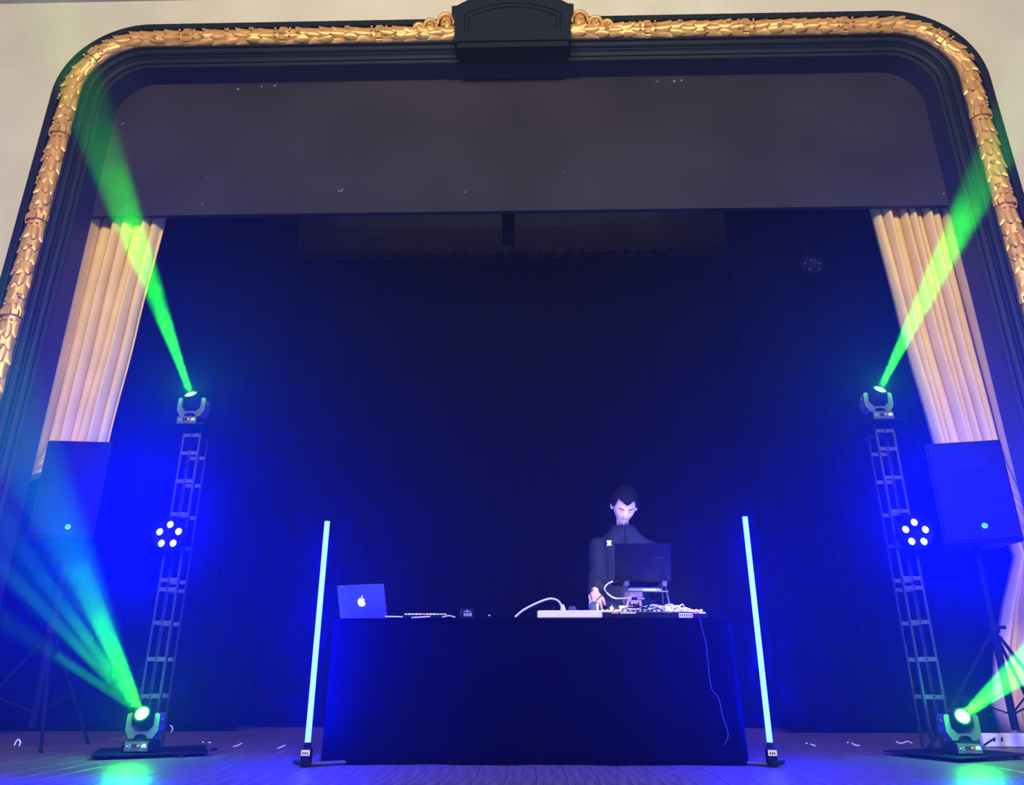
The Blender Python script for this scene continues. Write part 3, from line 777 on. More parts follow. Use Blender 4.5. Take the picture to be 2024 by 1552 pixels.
# ---- silver laptop with lit logo
lp = item('silver_laptop', (at(715, 1221, 4.72).x, 4.78, TZ), 'silver laptop with a lit white apple mark on its lid', 'laptop', -.30)
MB().box((0, .115, .008), (.325, .23, .014), bev=.004).build('keyboard_base', M_alu, lp)
Ml = Matrix.Translation((0, 0, .014)) @ Matrix.Rotation(math.radians(20), 4, 'X')     # lid, leaning towards the audience
lid = MB().box((0, 0, .108), (.325, .007, .214), bev=.003)
lid.v = [Ml @ p for p in lid.v]; lido = lid.build('lid', M_alu, lp)
sc_ = MB().box((0, .0042, .108), (.305, .001, .19)); sc_.v = [Ml @ p for p in sc_.v]; sc_.build('screen', M_screen, lido)
hinge = MB().cyl((-.13, 0, .012), (.13, 0, .012), .006, n=8).build('hinge', M_blackp, lp)
# apple mark: body with bite, and leaf
ap = []
N = 44
for k in range(N):
    a = 2*PI*k/N; r = .0275*(1-.16*math.exp(-((a-PI/2)/.28)**2)-.10*math.exp(-((a-3*PI/2)/.22)**2))
    x, z = r*math.cos(a)*.97, r*math.sin(a)*1.0
    bx, bz, br = .0330, .004, .0140
    dd = math.hypot(x-bx, z-bz)
    if dd < br: q = br/max(dd, 1e-5); x, z = bx+(x-bx)*q, bz+(z-bz)*q
    ap.append((x, z))
am = MB().prism([(x, z+.108) for x, z in ap], -.0046, -.003)
lf = [(-.001, .0275), (.001, .035), (.008, .041), (.0128, .0418), (.0115, .035), (.0055, .029)]
am.prism([(x, z+.108) for x, z in lf], -.0046, -.003)
am.v = [Ml @ p for p in am.v]; apo = am.build('lit_mark', M_apple, lido); apo['label'] = 'glowing white apple shaped mark with a bite'
# ---- cables and controller beside it
def cable(name, pts, r, m, label, n=6, cat='cable', group=None):
    P = smooth_path(pts, 6); o = MB().tube(P, r, n).build(name, m, None, True); return tag(o, label, cat, group)
cable('white_cable', [at(761, 1219, 4.62), at(790, 1219.5, 4.62), at(815, 1221, 4.58), at(850, 1219, 4.55)], .0045, M_white, 'white cable lying between silver laptop and rainbow lit controller')
ct = item('lit_controller', (at(842, 1218, 4.64).x, 4.66, TZ), 'flat black controller with a row of rainbow coloured lights', 'controller', .03)
MB().box((0, 0, .018), (.265, .16, .022), bev=.005).build('body', M_blackp, ct)
for q in ((-.1, -.05), (.1, -.05), (.1, .05), (-.1, .05)): MB().cyl((q[0], q[1], 0), (q[0], q[1], .008), .008, n=8).build('foot', M_black, ct)
cols = [(0.1, 1, .5), (.5, 1, .9), (.3, .6, 1), (1, .9, 1), (.7, .5, 1), (1, .2, .5), (1, .5, .6), (.9, 1, .5), (.7, 1, .6), (.3, .5, 1), (.5, .3, 1), (1, .3, .3)]
for i, c in enumerate(cols):
    MB().box((-.115+.021*i, -.06, .0325), (.017, .018, .007), bev=.002).build('light_pad', emit_mat('pad_light_%d' % i, c, 1.8), ct)
cable('white_cable', [at(874, 1220, 4.56), at(888, 1217.5, 4.56), at(900, 1220.5, 4.56)], .004, M_white, 'short white cable end right of the rainbow lit controller')
dv = item('small_device', (at(924, 1221, 4.66).x, 4.68, TZ), 'small dark boxed device with pale print between controller and power strip', 'device', -.05)
MB().box((0, 0, .036), (.082, .06, .072), bev=.006).build('case', M_blackp, dv)
mk = MB()
for i in range(4): mk.box((-.016+.013*i, -.0308, .034), (.009, .001, .020 if i % 2 else .016))
mk.box((0, -.0308, .052), (.045, .001, .004)); mk.box((0, -.0308, .058), (.012, .001, .006)); mk.build('print', mat('dim_print', (.35, .35, .4), .7), dv)
MB().box((-.041, -.012, .05), (.004, .03, .03), bev=.001).build('side_rim', M_greyp, dv)
sb = item('small_knob_box', (at(967, 1218, 4.62).x, 4.62, TZ), 'tiny dark box with a pale knob left of the white cable', 'device')
MB().box((0, 0, .012), (.030, .03, .022), bev=.003).build('case', M_blackp, sb); MB().cyl((0, -.004, .022), (0, -.004, .030), .006, n=10).build('knob', M_white, sb)
# ---- power strip
ps = item('power_strip', (at(1126, 1221, 4.53).x, 4.53, TZ), 'white power strip lying along the front edge of the table', 'power strip', -.01)
MB().box((0, 0, .024), (.375, .055, .044), bev=.006).build('body', M_white, ps)
for sx in (-1, 1): MB().box((sx*.189, 0, .022), (.010, .04, .026), bev=.003).build('end_cap', M_blackp, ps)
for i in range(4):
    so_ = MB().lathe([(.019, .0462), (.019, .048), (.016, .048), (.016, .0465)], Matrix.Translation((-.12+.075*i, 0, 0)), 16).build('socket', M_greyp, ps)
cable('white_power_cable', [at(1018, 1220, 4.50), at(1035, 1206, 4.50), at(1062, 1192, 4.50), at(1085, 1184, 4.51), at(1100, 1186, 4.52), at(1108, 1194, 4.53), at(1111, 1205, 4.53), at(1112, 1209, 4.53)], .0062, M_white, 'white cable arching into the top of the power strip', 8)
pg = item('white_plug', (at(1113, 1209, 4.53).x, 4.53, TZ+.047), 'white plug pushed into the power strip under the arching cable', 'plug')
MB().lathe([(.017, 0), (.015, .012), (.009, .024), (.007, .034)], None, 12).build('plug_body', M_white, pg)
an = item('thin_rod', (at(1094, 1209, 4.6).x, 4.60, TZ), 'thin dark upright rod behind the power strip', 'rod')
MB().cyl((0, 0, 0), (0, 0, .075), .004, n=8).build('rod', M_steel, an); MB().lathe([(.014, 0), (.012, .012), (.005, .016)], None, 10).build('rod_base', M_blackp, an)
kb = item('small_dark_plug', (at(1131, 1205, 4.58).x, 4.585, TZ), 'dark block plug behind the power strip', 'plug')
MB().box((0, 0, .038), (.042, .03, .074), bev=.006).build('block', M_greyp, kb); MB().box((.022, 0, .06), (.005, .02, .02), bev=.001).build('tab', M_steel, kb)
ad = item('power_adapter', (at(1174, 1198, 4.60).x, 4.60, TZ), 'dark grey green power adapter standing under the hand', 'adapter')
MB().box((0, 0, .052), (.056, .05, .104), bev=.016).build('case', mat('adapter_green', (.10, .14, .13), .5, var=.1), ad)
cable('thin_black_cable', [at(1170, 1187, 4.58), at(1169, 1180, 4.58), at(1166, 1172, 4.60), at(1172, 1166, 4.7)], .003, M_black, 'thin black cable from the left side of the adapter')
cable('thin_black_cable', [at(1178, 1188, 4.58), at(1186, 1180, 4.58), at(1196, 1172, 4.60), at(1206, 1164, 4.62)], .003, M_black, 'thin black cable rising from the adapter towards the black laptop')

# ---- mixer with cables
mx = item('mixer', (at(1285, 1215, 4.68).x, 4.70, TZ), 'black mixer with lamps, knobs and lit strips under the black laptop', 'mixer')
mw = .64
MB().box((0, 0, .022), (mw, .26, .036), bev=.006).build('body', M_blackp, mx)
MB().box((0, 0, .0415), (mw*.97, .24, .004)).build('faceplate', M_greyp, mx)
random.seed(4)
kn = MB().lathe([(.0095, 0), (.009, .012), (.007, .016)], None, 10).mesh('knob', M_whiteled if False else M_label)
for i in range(22):
    for j in range(2): share(kn, 'knob', mx, (-mw/2+.03+i*.0277, -.09+j*.05, .043))
fd = MB().box((0, 0, .008), (.012, .022, .016), bev=.003).mesh('fader_cap', M_white)
for i in range(16): share(fd, 'fader_cap', mx, (-mw/2+.05+i*.036, .03+.02*math.sin(i*1.9), .044))
for (x0, x1, c, nm) in ((-.24, -.20, (1, .1, .15), 'lit_strip'), (-.19, -.10, (.3, .4, 1), 'lit_strip'), (.235, .265, (1, .1, .15), 'lit_strip'), (.27, .305, (.7, .9, 1), 'lit_strip')):
    MB().box(((x0+x1)/2, -.128, .036), (x1-x0, .006, .005)).build(nm, emit_mat('strip_%d' % int(abs(x0)*1000), c, 2.5), mx)
lb = MB().box((.19, -.1305, .022), (.080, .002, .026)).build('paper_label', M_label, mx)
mk = MB()
for i in range(6): mk.box((.158+.0125*i, -.1318, .022), (.005, .0008, .016 if i % 2 else .011))
mk.build('label_print', M_ink, lb)
# gooseneck lamps on the mixer
LAMPS = []
for (px, py, Yl) in ((1209, 1203, 4.62), (1321, 1203, 4.62), (1352, 1205, 4.62)):
    p = at(px, py, Yl); lo = p-V(mx.location)
    l_ = MB().tube(smooth_path([(lo.x+.01, lo.y+.10, .04), (lo.x+.008, lo.y+.09, .10), (lo.x+.004, lo.y+.03, lo.z+.03), (lo.x, lo.y, lo.z+.004)], 5), .003, 6).build('lamp_neck', M_black, mx)
    MB().ball(lo, .011, 12, 8).build('lamp_bulb', emit_mat('lamp_bulb', (1, .93, .78), 6.0), mx, True)
    add_light('POINT', 'lamp_light', lo+V((0, .0, .022)), 1.5, (1, .92, .80), None, mx, shadow_soft_size=.012)
# patch cables tangled on the mixer
random.seed(21)
for i in range(15):
    x0 = -.18+.36*random.random(); pts = []
    for k in range(5): pts.append(V(mx.location)+V((x0+(k-2)*random.uniform(.012, .045)*random.choice((1, 1, -1)), -.10+random.uniform(-.03, .06), .055+.028*math.sin(k/4*PI)*random.uniform(.3, 1.2))))
    c_ = cable('patch_cable', pts, .0048, M_label if i % 3 else M_blackp, ('pale patch cable in the tangle on top of the mixer' if i % 3 else 'black patch cable in the tangle on top of the mixer'), group=('pale patch cables on the mixer' if i % 3 else 'black patch cables on the mixer'))
# hanging wire right of table
cable('hanging_wire', [at(1383, 1222, 4.43), at(1388, 1245, 4.42), at(1396, 1275, 4.41), at(1399, 1310, 4.41), at(1406, 1360, 4.40), at(1420, 1380, 4.40), at(1428, 1415, 4.39), at(1439, 1452, 4.38), at(1430, 1475, 4.38)], .0022, M_steel, 'thin wire hanging down the right front of the black cloth', 5)

# ---- black laptop on a stand
ls = item('laptop_stand', (at(1272, 1150, 4.78).x, 4.80, TZ), 'thin metal laptop stand with slanting legs on the mixer table', 'laptop stand')
lz = at(1272, 1148, 4.74).z-TZ
for sx in (-1, 1):
    MB().tube([(sx*.145, -.14, .0), (sx*.125, -.05, lz-.02)], .0055, 8).build('leg', M_steel, ls)
    MB().tube([(sx*.145, .16, .0), (sx*.125, .06, lz-.02)], .0055, 8).build('leg', M_steel, ls)
    MB().box((sx*.115, .02, lz-.012), (.028, .25, .008), bev=.002).build('tray_arm', M_steel, ls)
    MB().box((sx*.115, -.105, lz-.022), (.028, .006, .030), bev=.002).build('stop_lip', M_greyp, ls)
MB().tube([(-.135, -.095, lz*.72), (.135, -.095, lz*.72)], .005, 8).build('cross_bar', M_steel, ls)
MB().box((.02, -.101, lz*.72+.008), (.075, .004, .010)).build('bar_plate', M_white, ls)
MB().box((0, .02, lz*.86), (.20, .18, .006), Matrix.Rotation(.25, 3, 'X')).build('lower_shelf', mat('frosted_shelf', (.35, .42, .45), .4), ls)
bl = item('black_laptop', (at(1271, 1147, 4.74).x, 4.80, TZ+lz-.006), 'black laptop raised on a stand with its lid towards the audience', 'laptop', .0)
MB().box((0, .06, .010), (.345, .235, .018), bev=.004).build('keyboard_base', M_blackp, bl)
lidh = .222
Mb_ = Matrix.Translation((0, -.056, .016)) @ Matrix.Rotation(math.radians(22), 4, 'X')
l2 = MB().box((0, 0, lidh/2), (.345, .008, lidh), bev=.003); l2.v = [Mb_ @ p for p in l2.v]; l2o = l2.build('lid', M_blackp, bl)
s2 = MB().box((0, .0048, lidh/2), (.325, .001, lidh*.88)); s2.v = [Mb_ @ p for p in s2.v]; s2.build('screen', M_screen, l2o)
r2 = MB().box((.10, -.0045, lidh*.60), (.055, .001, .003)); r2.v = [Mb_ @ p for p in r2.v]; r2.build('lid_mark', M_steel, l2o)
add_light('AREA', 'screen_light', V((0, .0, .13)), 3.6, (.85, .92, 1.0), (0, 1, .30), bl, shape='RECTANGLE', size=.30, size_y=.18)
cable('white_usb_cable', [at(1211, 1149, 4.72), at(1200, 1155, 4.66), at(1195, 1164, 4.62), at(1202, 1174, 4.60), at(1215, 1182, 4.58), at(1232, 1183, 4.56), at(1250, 1182, 4.56)], .0045, M_white, 'white cable looping from the black laptop to the small stick', 8)
hubp = at(1215, 1150, 4.72)
hub = item('usb_plug', (hubp.x, 4.72, hubp.z-.006), 'dark plug in the left side of the black laptop', 'plug')
MB().box((0, 0, .006), (.040, .016, .012), bev=.003).build('plug_body', M_blackp, hub); MB().box((-.018, -.009, .004), (.012, .002, .008)).build('plug_mark', M_label, hub)
stp = at(1266, 1183.5, 4.55)
stk = item('adapter_stick', stp, 'black adapter stick with pale print hanging on the white cable', 'adapter', 0)
MB().box((0, 0, 0), (.108, .014, .016), bev=.005).build('stick_body', M_black, stk)
mk = MB()
for i in range(5): mk.box((-.016+.0085*i, -.0076, 0), (.006, .001, .008))
mk.build('print', M_label, stk)

# ================================================================= PERSON
def head_surface(th, ph):
    """th: 0 top .. PI bottom ; ph: angle, 0 = left (+x), -PI/2 = front (-y)"""
    x, yv, z = math.sin(th)*math.cos(ph), math.sin(th)*math.sin(ph), math.cos(th)
    X, Y, Z = x*.074, yv*.094, z*.118
    fr = max(0, -yv)
    if Z < 0:
        t = -Z/.118
        X *= 1-.30*t**1.5; Y = Y*(1-.10*t) if Y < 0 else Y*(1-.38*t)
    if Y < 0:
        g = lambda cx, cz, sx, sz: math.exp(-((abs(X)-cx)/sx)**2-((Z-cz)/sz)**2)
        Y *= .96
        Y -= .024*g(0, -.032, .011, .016)+.012*g(0, -.008, .009, .022)          # nose
        Y -= .006*g(.026, .026, .022, .008)                                      # brow
        Y += .010*g(.029, .008, .014, .010)                                      # eye socket
        Y -= .005*g(.029, .006, .009, .006)                                      # lids
        Y -= .007*g(0, -.066, .020, .006)-.005*g(0, -.0735, .022, .0025)         # lips
        Y -= .004*g(0, -.080, .018, .005)
        Y -= .010*g(0, -.104, .022, .014)                                        # chin
        Y -= .004*g(.045, -.018, .016, .016)                                     # cheek
    return V((X, Y, Z))
HEAD_C = at(1234, 1000, 5.22)
HR = Matrix.Rotation(math.radians(4), 3, 'Y') @ Matrix.Rotation(math.radians(3), 3, 'Z') @ Matrix.Rotation(math.radians(43), 3, 'X')
def hw_(p): return HEAD_C+HR @ (V(p)*1.07)
pers = empty('person', (HEAD_C.x, 5.42, 0), 'person in a dark jacket bending over the mixer behind the table', 'person')
# body skeleton -> skin
LC = bpy.context.view_layer.layer_collection.children['stage_scene']
def evaluated(o):
    dg = bpy.context.evaluated_depsgraph_get(); dg.update(); return bpy.data.meshes.new_from_object(o.evaluated_get(dg))
LC.exclude = True
ROOT = SC.collection
def skin_mesh(verts, edges, radii, sub=2, root=0):
    me = bpy.data.meshes.new('tmp'); me.from_pydata([tuple(v) for v in verts], edges, []); o = bpy.data.objects.new('tmp', me); ROOT.objects.link(o)
    sm = o.modifiers.new('s', 'SKIN'); sm.use_smooth_shade = True
    ly = me.skin_vertices[0] if me.skin_vertices else None
    if ly is None:
        import bmesh
        bm = bmesh.new(); bm.from_mesh(me); bm.verts.layers.skin.verify(); bm.to_mesh(me); bm.free(); ly = me.skin_vertices[0]
    for i, r in enumerate(radii):
        ly.data[i].radius = r if isinstance(r, tuple) else (r, r); ly.data[i].use_root = (i == root)
    ss = o.modifiers.new('u', 'SUBSURF'); ss.levels = sub; ss.render_levels = sub
    r = evaluated(o); bpy.data.objects.remove(o, do_unlink=True)
    vs = [v.co.copy() for v in r.vertices]; fs = [tuple(p.vertices) for p in r.polygons]; bpy.data.meshes.remove(r); return vs, fs
px_ = HEAD_C.x
pel = V((px_+.01, 5.46, .92)); chest = V((px_+.005, 5.40, 1.22)); nk = V((px_, 5.385, 1.40)); 
shR = V((px_-.168, 5.39, 1.300)); shL = V((px_+.178, 5.39, 1.295))            # image-left = his right
elR = V((px_-.205, 5.36, 1.06)); wrR = at(1176, 1172, 4.98)
elL = V((px_+.235, 5.34, 1.08)); wrL = at(1256, 1162, 4.93)
body = MB()
nb_ = hw_((0, .055, -.050))
bv = [pel, pel.lerp(chest, .5), chest, nk, nb_, shR, elR, wrR, shL, elL, wrL,
      pel+V((-.09, .01, -.06)), pel+V((-.10, .0, -.46)), pel+V((-.11, .05, -.84)), pel+V((-.11, -.10, -.885)),
      pel+V((.09, .01, -.06)), pel+V((.10, .0, -.46)), pel+V((.11, .05, -.84)), pel+V((.11, -.10, -.885))]
be = [(0, 1), (1, 2), (2, 3), (3, 4), (2, 5), (5, 6), (6, 7), (2, 8), (8, 9), (9, 10), (0, 11), (11, 12), (12, 13), (13, 14), (0, 15), (15, 16), (16, 17), (17, 18)]
br = [.10, .09, .09, .048, .050, .04, .034, .026, .04, .034, .026, .075, .052, .038, .03, .075, .052, .038, .03]
body.add(*skin_mesh(bv, be, br))
# head
NT, NP = 56, 72
hv = [hw_(head_surface(PI*i/NT, 2*PI*k/NP)) for i in range(NT+1) for k in range(NP)]
hf = [(i*NP+k, (i+1)*NP+k, (i+1)*NP+(k+1) % NP, i*NP+(k+1) % NP) for i in range(NT) for k in range(NP)]
body.add(hv, hf)
for sx in (-1, 1):
    E = Matrix.Rotation(sx*.35, 3, 'Z')
    ev = MB().ball((0, 0, 0), (.008, .019, .032), 12, 10); ev.ball((sx*.006, .004, .002), (.007, .015, .028), 12, 10)
    body.add([hw_((E @ p)+V((sx*.079, .006, -.004))) for p in ev.v], ev.f)
# hands
def hand(wr, fwd, side, upv, curls, spread, sc=1.0, thumb_side=1):
    fwd = V(fwd).normalized(); upv = (V(upv)-fwd*V(upv).dot(fwd)).normalized(); side = fwd.cross(upv)*thumb_side
    palm = [wr, wr+fwd*.04*sc, wr+fwd*.085*sc]
    vs = [palm[0], palm[1]]; es = [(0, 1)]; rs = [(.026*sc, .020*sc), (.036*sc, .020*sc)]
    mb = MB(); P = MB()
    # palm as a rounded slab
    R3 = Matrix((side, fwd, upv)).transposed()
    P.ball(wr+fwd*.045*sc, (.043*sc, .056*sc, .019*sc), 16, 10, R3); mb.add(P.v, P.f)
    P2 = MB().tube([wr-fwd*.03, wr+fwd*.03*sc], [.025, .027*sc], 10); mb.add(P2.v, P2.f)
    for i, (off, ln) in enumerate(((.030, .070), (.011, .080), (-.009, .074), (-.028, .058))):
        b = wr+fwd*(.082-.006*abs(i-1.2))*sc+side*off*sc; a0 = curls[i]; d = (fwd*math.cos(spread*0)+side*(off*spread)).normalized()
        pts = [b-d*.025*sc, b]; ang = 0; p = b
        for q, fr in enumerate((.45, .32, .23)):
            ang += a0*(.5, .8, .6)[q]; dd = d*math.cos(ang)-upv*math.sin(ang); p = p+dd*ln*fr*sc; pts.append(p)
        vs_, fs_ = skin_mesh(pts, [(k, k+1) for k in range(len(pts)-1)], [.0095*sc, .0095*sc, .0088*sc, .0080*sc, .0066*sc], 1); mb.add(vs_, fs_)
    tb_ = wr+fwd*.022*sc+side*.026*sc
    d1 = (fwd*.75+side*.72-upv*.25).normalized(); d2 = (fwd*.95+side*.22-upv*.35).normalized()
    pts = [tb_-d1*.012*sc, tb_+d1*.032*sc, tb_+d1*.032*sc+d2*.030*sc, tb_+d1*.032*sc+d2*.052*sc]
    vs_, fs_ = skin_mesh(pts, [(0, 1), (1, 2), (2, 3)], [.014*sc, .0115*sc, .010*sc, .0075*sc], 1); mb.add(vs_, fs_)
    return mb
fR = V((-.05, -.62, -.55)); fL = V((-.16, -.50, -.80))
h1 = hand(wrR, fR, None, (0, -.55, .62), (.75, .8, .85, .95), 6, 1.06, -1); body.add(h1.v, h1.f)
h2 = hand(wrL, fL, None, (0, -.75, .45), (.45, .5, .6, .7), 7, 1.15, 1); body.add(h2.v, h2.f)
tmp = body.build('body_tmp', M_skin); COL.objects.unlink(tmp); ROOT.objects.link(tmp)
rm_ = tmp.modifiers.new('r', 'REMESH'); rm_.mode = 'VOXEL'; rm_.voxel_size = .0042; rm_.use_smooth_shade = True
sm_ = tmp.modifiers.new('sm', 'SMOOTH'); sm_.factor = .5; sm_.iterations = 2
bm_me = evaluated(tmp); bpy.data.objects.remove(tmp, do_unlink=True)
bo = bpy.data.objects.new('body', bm_me); COL.objects.link(bo); rel(bo, pers)
for p in bm_me.polygons: p.use_smooth = True
# jacket
jk = MB()
rings = [(.80, 5.475, .172, .125), (.86, 5.47, .178, .132), (.92, 5.465, .172, .128), (1.02, 5.45, .170, .124), (1.12, 5.43, .178, .128), (1.22, 5.41, .192, .132), (1.29, 5.40, .208, .122), (1.345, 5.39, .186, .104), (1.385, 5.38, .128, .090), (1.415, 5.375, .092, .082), (1.445, 5.37, .078, .074)]
NR = 32; vs = []; fs = []
for (z, yc, rx, ry) in rings:
    for k in range(NR):
        a_ = 2*PI*k/NR; cx_, sy_ = math.cos(a_), math.sin(a_)
        vs.append(V((px_+.004+rx*math.copysign(abs(cx_)**.8, cx_), yc+ry*math.copysign(abs(sy_)**.85, sy_), z)))
for j in range(len(rings)-1):
    for k in range(NR): fs.append((j*NR+k, j*NR+(k+1) % NR, (j+1)*NR+(k+1) % NR, (j+1)*NR+k))
fs += [tuple(range(NR))[::-1], tuple(range((len(rings)-1)*NR, len(rings)*NR))]
jk.add(vs, fs)
for (sh_, el_, wr_) in ((shR, elR, wrR), (shL, elL, wrL)):
    pts = smooth_path([sh_+V((0, 0, .012)), sh_.lerp(el_, .5), el_, el_.lerp(wr_, .5), el_.lerp(wr_, .93)], 5)
    jk.ball(sh_+V((0, 0, .006)), (.070, .072, .066), 16, 10)
    jk.tube(pts, [.068-.022*(i/(len(pts)-1))-.004*math.sin(i*1.3) for i in range(len(pts))], 16)
jt = jk.build('jacket_tmp', M_jacket); COL.objects.unlink(jt); ROOT.objects.link(jt)
r_ = jt.modifiers.new('r', 'REMESH'); r_.mode = 'VOXEL'; r_.voxel_size = .009; r_.use_smooth_shade = True
sm_ = jt.modifiers.new('sm', 'SMOOTH'); sm_.iterations = 3
jme = evaluated(jt); bpy.data.objects.remove(jt, do_unlink=True)
jnor = [v_.normal.copy() for v_ in jme.vertices]
for v_, n0 in zip(jme.vertices, jnor):      # cloth folds
    nn = noise.noise(V((v_.co.x*11, v_.co.y*9, v_.co.z*6)))
    v_.co += n0*nn*.020
jo = bpy.data.objects.new('jacket', jme); COL.objects.link(jo); rel(jo, pers)
# collar, zip, chest patch
col = []
for k in range(21):
    a = -PI/2+.05+(2*PI-.10)*k/20; col.append((math.cos(a), math.sin(a)))
mb = MB(); cc = nk+V((0, -.014, .002)); rows = []
vs = []; fs = []
for j, (rr, hz) in enumerate(((.098, -.03), (.090, .02), (.086, .052), (.078, .050), (.078, .0))):
    for (cx_, sy_) in col: vs.append(cc+V((cx_*rr, sy_*rr*1.0+.004-hz*.25, hz+.012*sy_)))
for j in range(4):
    for k in range(20): fs.append((j*21+k, j*21+k+1, (j+1)*21+k+1, (j+1)*21+k))
mb.add(vs, fs); rel(mb.build('collar', M_jacket, None, True), jo)
# find jacket front surface by raycast
from mathutils.bvhtree import BVHTree
jtree = BVHTree.FromPolygons([v_.co.copy() for v_ in jme.vertices], [tuple(p.vertices) for p in jme.polygons])
def front_hit(x, z):
    loc, nr, _, _ = jtree.ray_cast(V((x, 4.0, z)), V((0, 1, 0)))
    return (loc, nr) if loc is not None else (None, None)
zp = []
for i in range(14):
    h, nr = front_hit(px_+.004*math.sin(i*.6), 1.37-.026*i)
    if h is not None: zp.append(h+V((0, -.002, 0)))
if len(zp) > 3: rel(MB().tube(zp, .004, 5).build('zip', M_black), jo)
pc = at(1205, 1072, 5.25); h, nr = front_hit(pc.x, pc.z)
if h is None: h = V((pc.x, 5.25, pc.z))
s_ = .016
pt = [(-s_, -s_*1.1), (s_, -s_*1.1), (s_*.95, -s_*.5), (s_*.62, 0), (s_*1.0, s_*.55), (s_*1.0, s_*1.1), (-s_*1.0, s_*1.1), (-s_*1.0, s_*.55), (-s_*.62, 0), (-s_*.95, -s_*.5)]
pm = MB().prism([(h.x+a, h.z+b) for a, b in pt], h.y-.010, h.y+.006)
pa_ = rel(pm.build('chest_patch', M_white), jo); pa_['label'] = 'small white emblem patch'
mk = MB()
for (a, b, w1, h1_) in ((-.004, .006, .004, .007), (.004, .006, .004, .007), (0, -.004, .012, .003)): mk.box((h.x+a, h.y-.0105, h.z+b), (w1, .001, h1_))
# trousers
tv = [pel+V((0, 0, .02)), pel+V((-.09, .01, -.06)), pel+V((-.10, .0, -.46)), pel+V((-.11, .05, -.86)), pel+V((.09, .01, -.06)), pel+V((.10, .0, -.46)), pel+V((.11, .05, -.86))]
tm = MB().add(*skin_mesh(tv, [(0, 1), (1, 2), (2, 3), (0, 4), (4, 5), (5, 6)], [(.15, .12), .095, .074, .062, .095, .074, .062]))
rel(tm.build('trousers', M_trouser, None, True), pers)
for sx in (-1, 1):
    sh = MB().ball((pel.x+sx*.11, pel.y-.03, .048), (.048, .13, .048), 14, 8); rel(sh.build('shoe', M_black, None, True), pers)
# hair
def hair_mask(p):
    X, Y, Z = p
    if Y < -.02:
        line = .066+.10*abs(X)**1.0 if abs(X) > .030 else .066-.020*(1-abs(X)/.030)
        if abs(X) > .052: line = .062-(abs(X)-.052)*3.2
        return Z > line
    if Y < .015: return Z > .012
    return Z > -.045
HN = 60
hv = []; keep = set(); gridp = {}
for i in range(HN+1):
    for k in range(96):
        p = head_surface(PI*i/HN, 2*PI*k/96); gridp[(i, k)] = p
mb = MB(); idx = {}
def hvert(i, k, lay):
    key_ = (i, k % 96, lay)
    if key_ not in idx:
        p = gridp[(i, k % 96)]; nrm = V((p.x/.074**2, p.y/.094**2, p.z/.118**2)).normalized()
        nz = noise.noise(p*70)*.004+noise.noise(p*25)*.005
        th_ = (.016+nz+.008*max(0, p.z/.118)) if lay else -.004
        idx[key_] = len(mb.v); mb.v.append(hw_(p+nrm*th_))
    return idx[key_]
cells = {(i, k) for i in range(HN) for k in range(96) if all(hair_mask(gridp[(i+a, (k+b) % 96)]) for a in (0, 1) for b in (0, 1))}
for (i, k) in cells:
    mb.f.append((hvert(i, k, 1), hvert(i+1, k, 1), hvert(i+1, k+1, 1), hvert(i, k+1, 1)))
    for (ni, nk_, e) in ((i+1, k, ((i+1, k), (i+1, k+1))), (i-1, k, ((i, k+1), (i, k))), (i, (k+1) % 96, ((i+1, k+1), (i, k+1))), (i, (k-1) % 96, ((i, k), (i+1, k)))):
        if (ni, nk_) not in cells and 0 <= ni < HN:
            a, b = e; mb.f.append((hvert(*a, 1), hvert(*a, 0), hvert(*b, 0), hvert(*b, 1)))
rel(mb.build('hair', M_hair, None, True), pers)
def surf_front(X, Z):
    best = min(((p.x-X)**2+(p.z-Z)**2+(0 if p.y < 0 else 9), p) for p in gridp.values()); return best[1] if False else min((p for p in gridp.values() if p.y < 0), key=lambda p: (p.x-X)**2+(p.z-Z)**2)
for sx in (-1, 1):
    pts = [hw_(surf_front(sx*xx, zz)+V((0, -.001, 0))) for xx, zz in ((.012, .0235), (.022, .025), (.034, .0255), (.045, .022))]
    rel(MB().tube(smooth_path(pts, 3), .0032, 6).build('eyebrow', M_hair, None, True), pers)
    pts = [hw_(surf_front(sx*xx, zz)+V((0, -.0005, 0))) for xx, zz in ((.017, .003), (.024, -.001), (.032, -.001), (.040, .003))]
    rel(MB().tube(smooth_path(pts, 3), .0014, 5).build('eyelash', M_hair, None, True), pers)
pts = [hw_(surf_front(xx, zz)+V((0, -.0005, 0))) for xx, zz in ((-.022, -.0585), (-.014, -.0555), (-.006, -.0545), (.006, -.0545), (.014, -.0555), (.022, -.0585))]
rel(MB().tube(smooth_path(pts, 3), .0032, 6).build('moustache', mat('stubble', (.16, .09, .08), .8), None, True), pers)
pts = [hw_(surf_front(xx, zz)+V((0, -.0005, 0))) for xx, zz in ((-.020, -.0735), (-.008, -.0725), (.008, -.0725), (.020, -.0735))]
rel(MB().tube(smooth_path(pts, 3), .0016, 5).build('lip_line', mat('lip', (.40, .16, .15), .6), None, True), pers)

LC.exclude = False
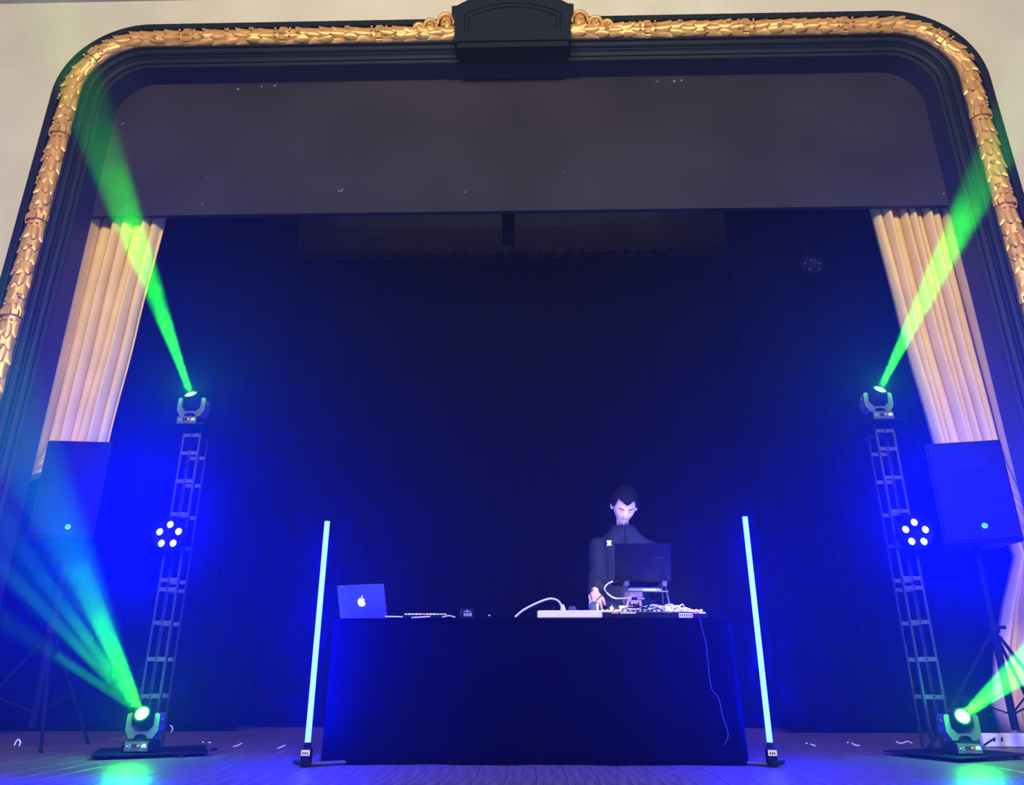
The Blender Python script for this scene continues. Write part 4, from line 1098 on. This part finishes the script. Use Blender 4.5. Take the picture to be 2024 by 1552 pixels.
# ================================================================= SMALL THINGS ON THE FLOOR
wb = floor_at(1985, 1483); bdy = empty('white_floor_board', (wb.x+.35, 5.62, 0), 'white painted board lying on the floor at the right', 'board')
MB().box((.25, 0, .045), (1.25, .05, .085), bev=.006).build('board', M_white, bdy)
for dx in (-.30, -.25): MB().box((dx, -.0255, .05), (.012, .002, .028), Matrix.Rotation(.3, 3, 'Y')).build('dark_mark', M_ink, bdy)
ga = item('grey_power_plug', (at(253, 1462, 4.98).x, 4.98, 0), 'grey block plug with cable left of the lower moving head', 'plug')
g0 = at(253, 1462, 4.98).z
MB().box((0, 0, g0), (.062, .05, .046), bev=.008).build('plug_block', M_greyp, ga); MB().box((.02, 0, g0-.026), (.10, .03, .008), bev=.002).build('plug_tab', M_greyp, ga)
MB().box((0, .01, (g0-.03)/2), (.05, .05, g0-.03)).build('plug_support', M_black, ga)
cable('grey_cable', [at(218, 1463, 4.97), at(230, 1461.5, 4.97), at(244, 1460, 4.97)], .004, M_greyp, 'grey cable running left from the grey block plug')
cable('pale_cable_loop', [at(336, 1434, 4.95), at(340, 1437, 4.95), at(341, 1442, 4.95), at(338, 1448, 4.95)], .0035, M_white, 'small pale cable loop beside the left tower')
hk = [(28, 1474), (32, 1466), (36, 1462), (40, 1467), (38, 1475)]
cable('white_hook', [at(x, y_, 4.9) for x, y_ in hk], .004, M_white, 'small white cable hook at the far left floor')
scraps = [((400, 1467), (403, 1468)), ((411, 1468), (417, 1468)), ((461, 1476), (470, 1474), (478, 1469)), ((548, 1480), (556, 1477), (564, 1473)), ((1592, 1469), (1596, 1470)), ((1602, 1471), (1607, 1473), (1612, 1475)), ((1674, 1468), (1677, 1468)), ((1683, 1469), (1690, 1473), (1699, 1474)), ((1771, 1466), (1777, 1469), (1785, 1469), (1793, 1466), (1803, 1470)), ((357, 1495), (362, 1495))]
desc = ['tiny pale scrap nearest the right side of the left tower', 'short straight pale scrap right of the left tower', 'bent pale scrap midway between left tower and left LED tube', 'slanting pale scrap just left of the left LED tube', 'tiny pale scrap just right of the right LED tube', 'curved pale scrap right of the right LED tube', 'tiny pale scrap midway between right LED tube and right tower', 'long curved pale scrap midway towards the right tower', 'wavy pale scrap just left of the right tower', 'single pale scrap in front of the left tower plate']
for i, s_ in enumerate(scraps):
    Ys = 5.3
    cable('cable_scrap', [at(x, y_, Ys) for x, y_ in s_], .0038, M_white, desc[i], 5, 'cable scrap', 'pale scraps on the stage floor')
cable('tube_cord', [at(627, 1506, 4.36), at(627, 1500, 4.36), at(629, 1494, 4.36), at(630, 1490, 4.36)], .003, M_greyp, 'short cord rising beside the foot of the left LED tube')
cable('black_floor_cable', [at(1945, 1474, 5.3), at(1950, 1470, 5.3), at(1956, 1466, 5.3), at(1966, 1460, 5.3)], .006, M_black, 'black cable rising in front of the white floor board')

# ================================================================= HAZE
hm = bpy.data.materials.new('stage_haze'); hm.use_nodes = True; nt = hm.node_tree; nt.nodes.clear()
out = nt.nodes.new('ShaderNodeOutputMaterial'); vs_ = nt.nodes.new('ShaderNodeVolumeScatter')
vs_.inputs['Density'].default_value = HAZE_D; vs_.inputs['Anisotropy'].default_value = 0.5; vs_.inputs['Color'].default_value = (1, 1, 1, 1)
nt.links.new(vs_.outputs[0], out.inputs['Volume'])
hz = MB().box((0, 5.3, 3.65), (11.2, 6.4, 7.2)).build('stage_haze', hm)
tag(hz, 'thin blue lit haze hanging over the whole stage', 'haze', kind='stuff')
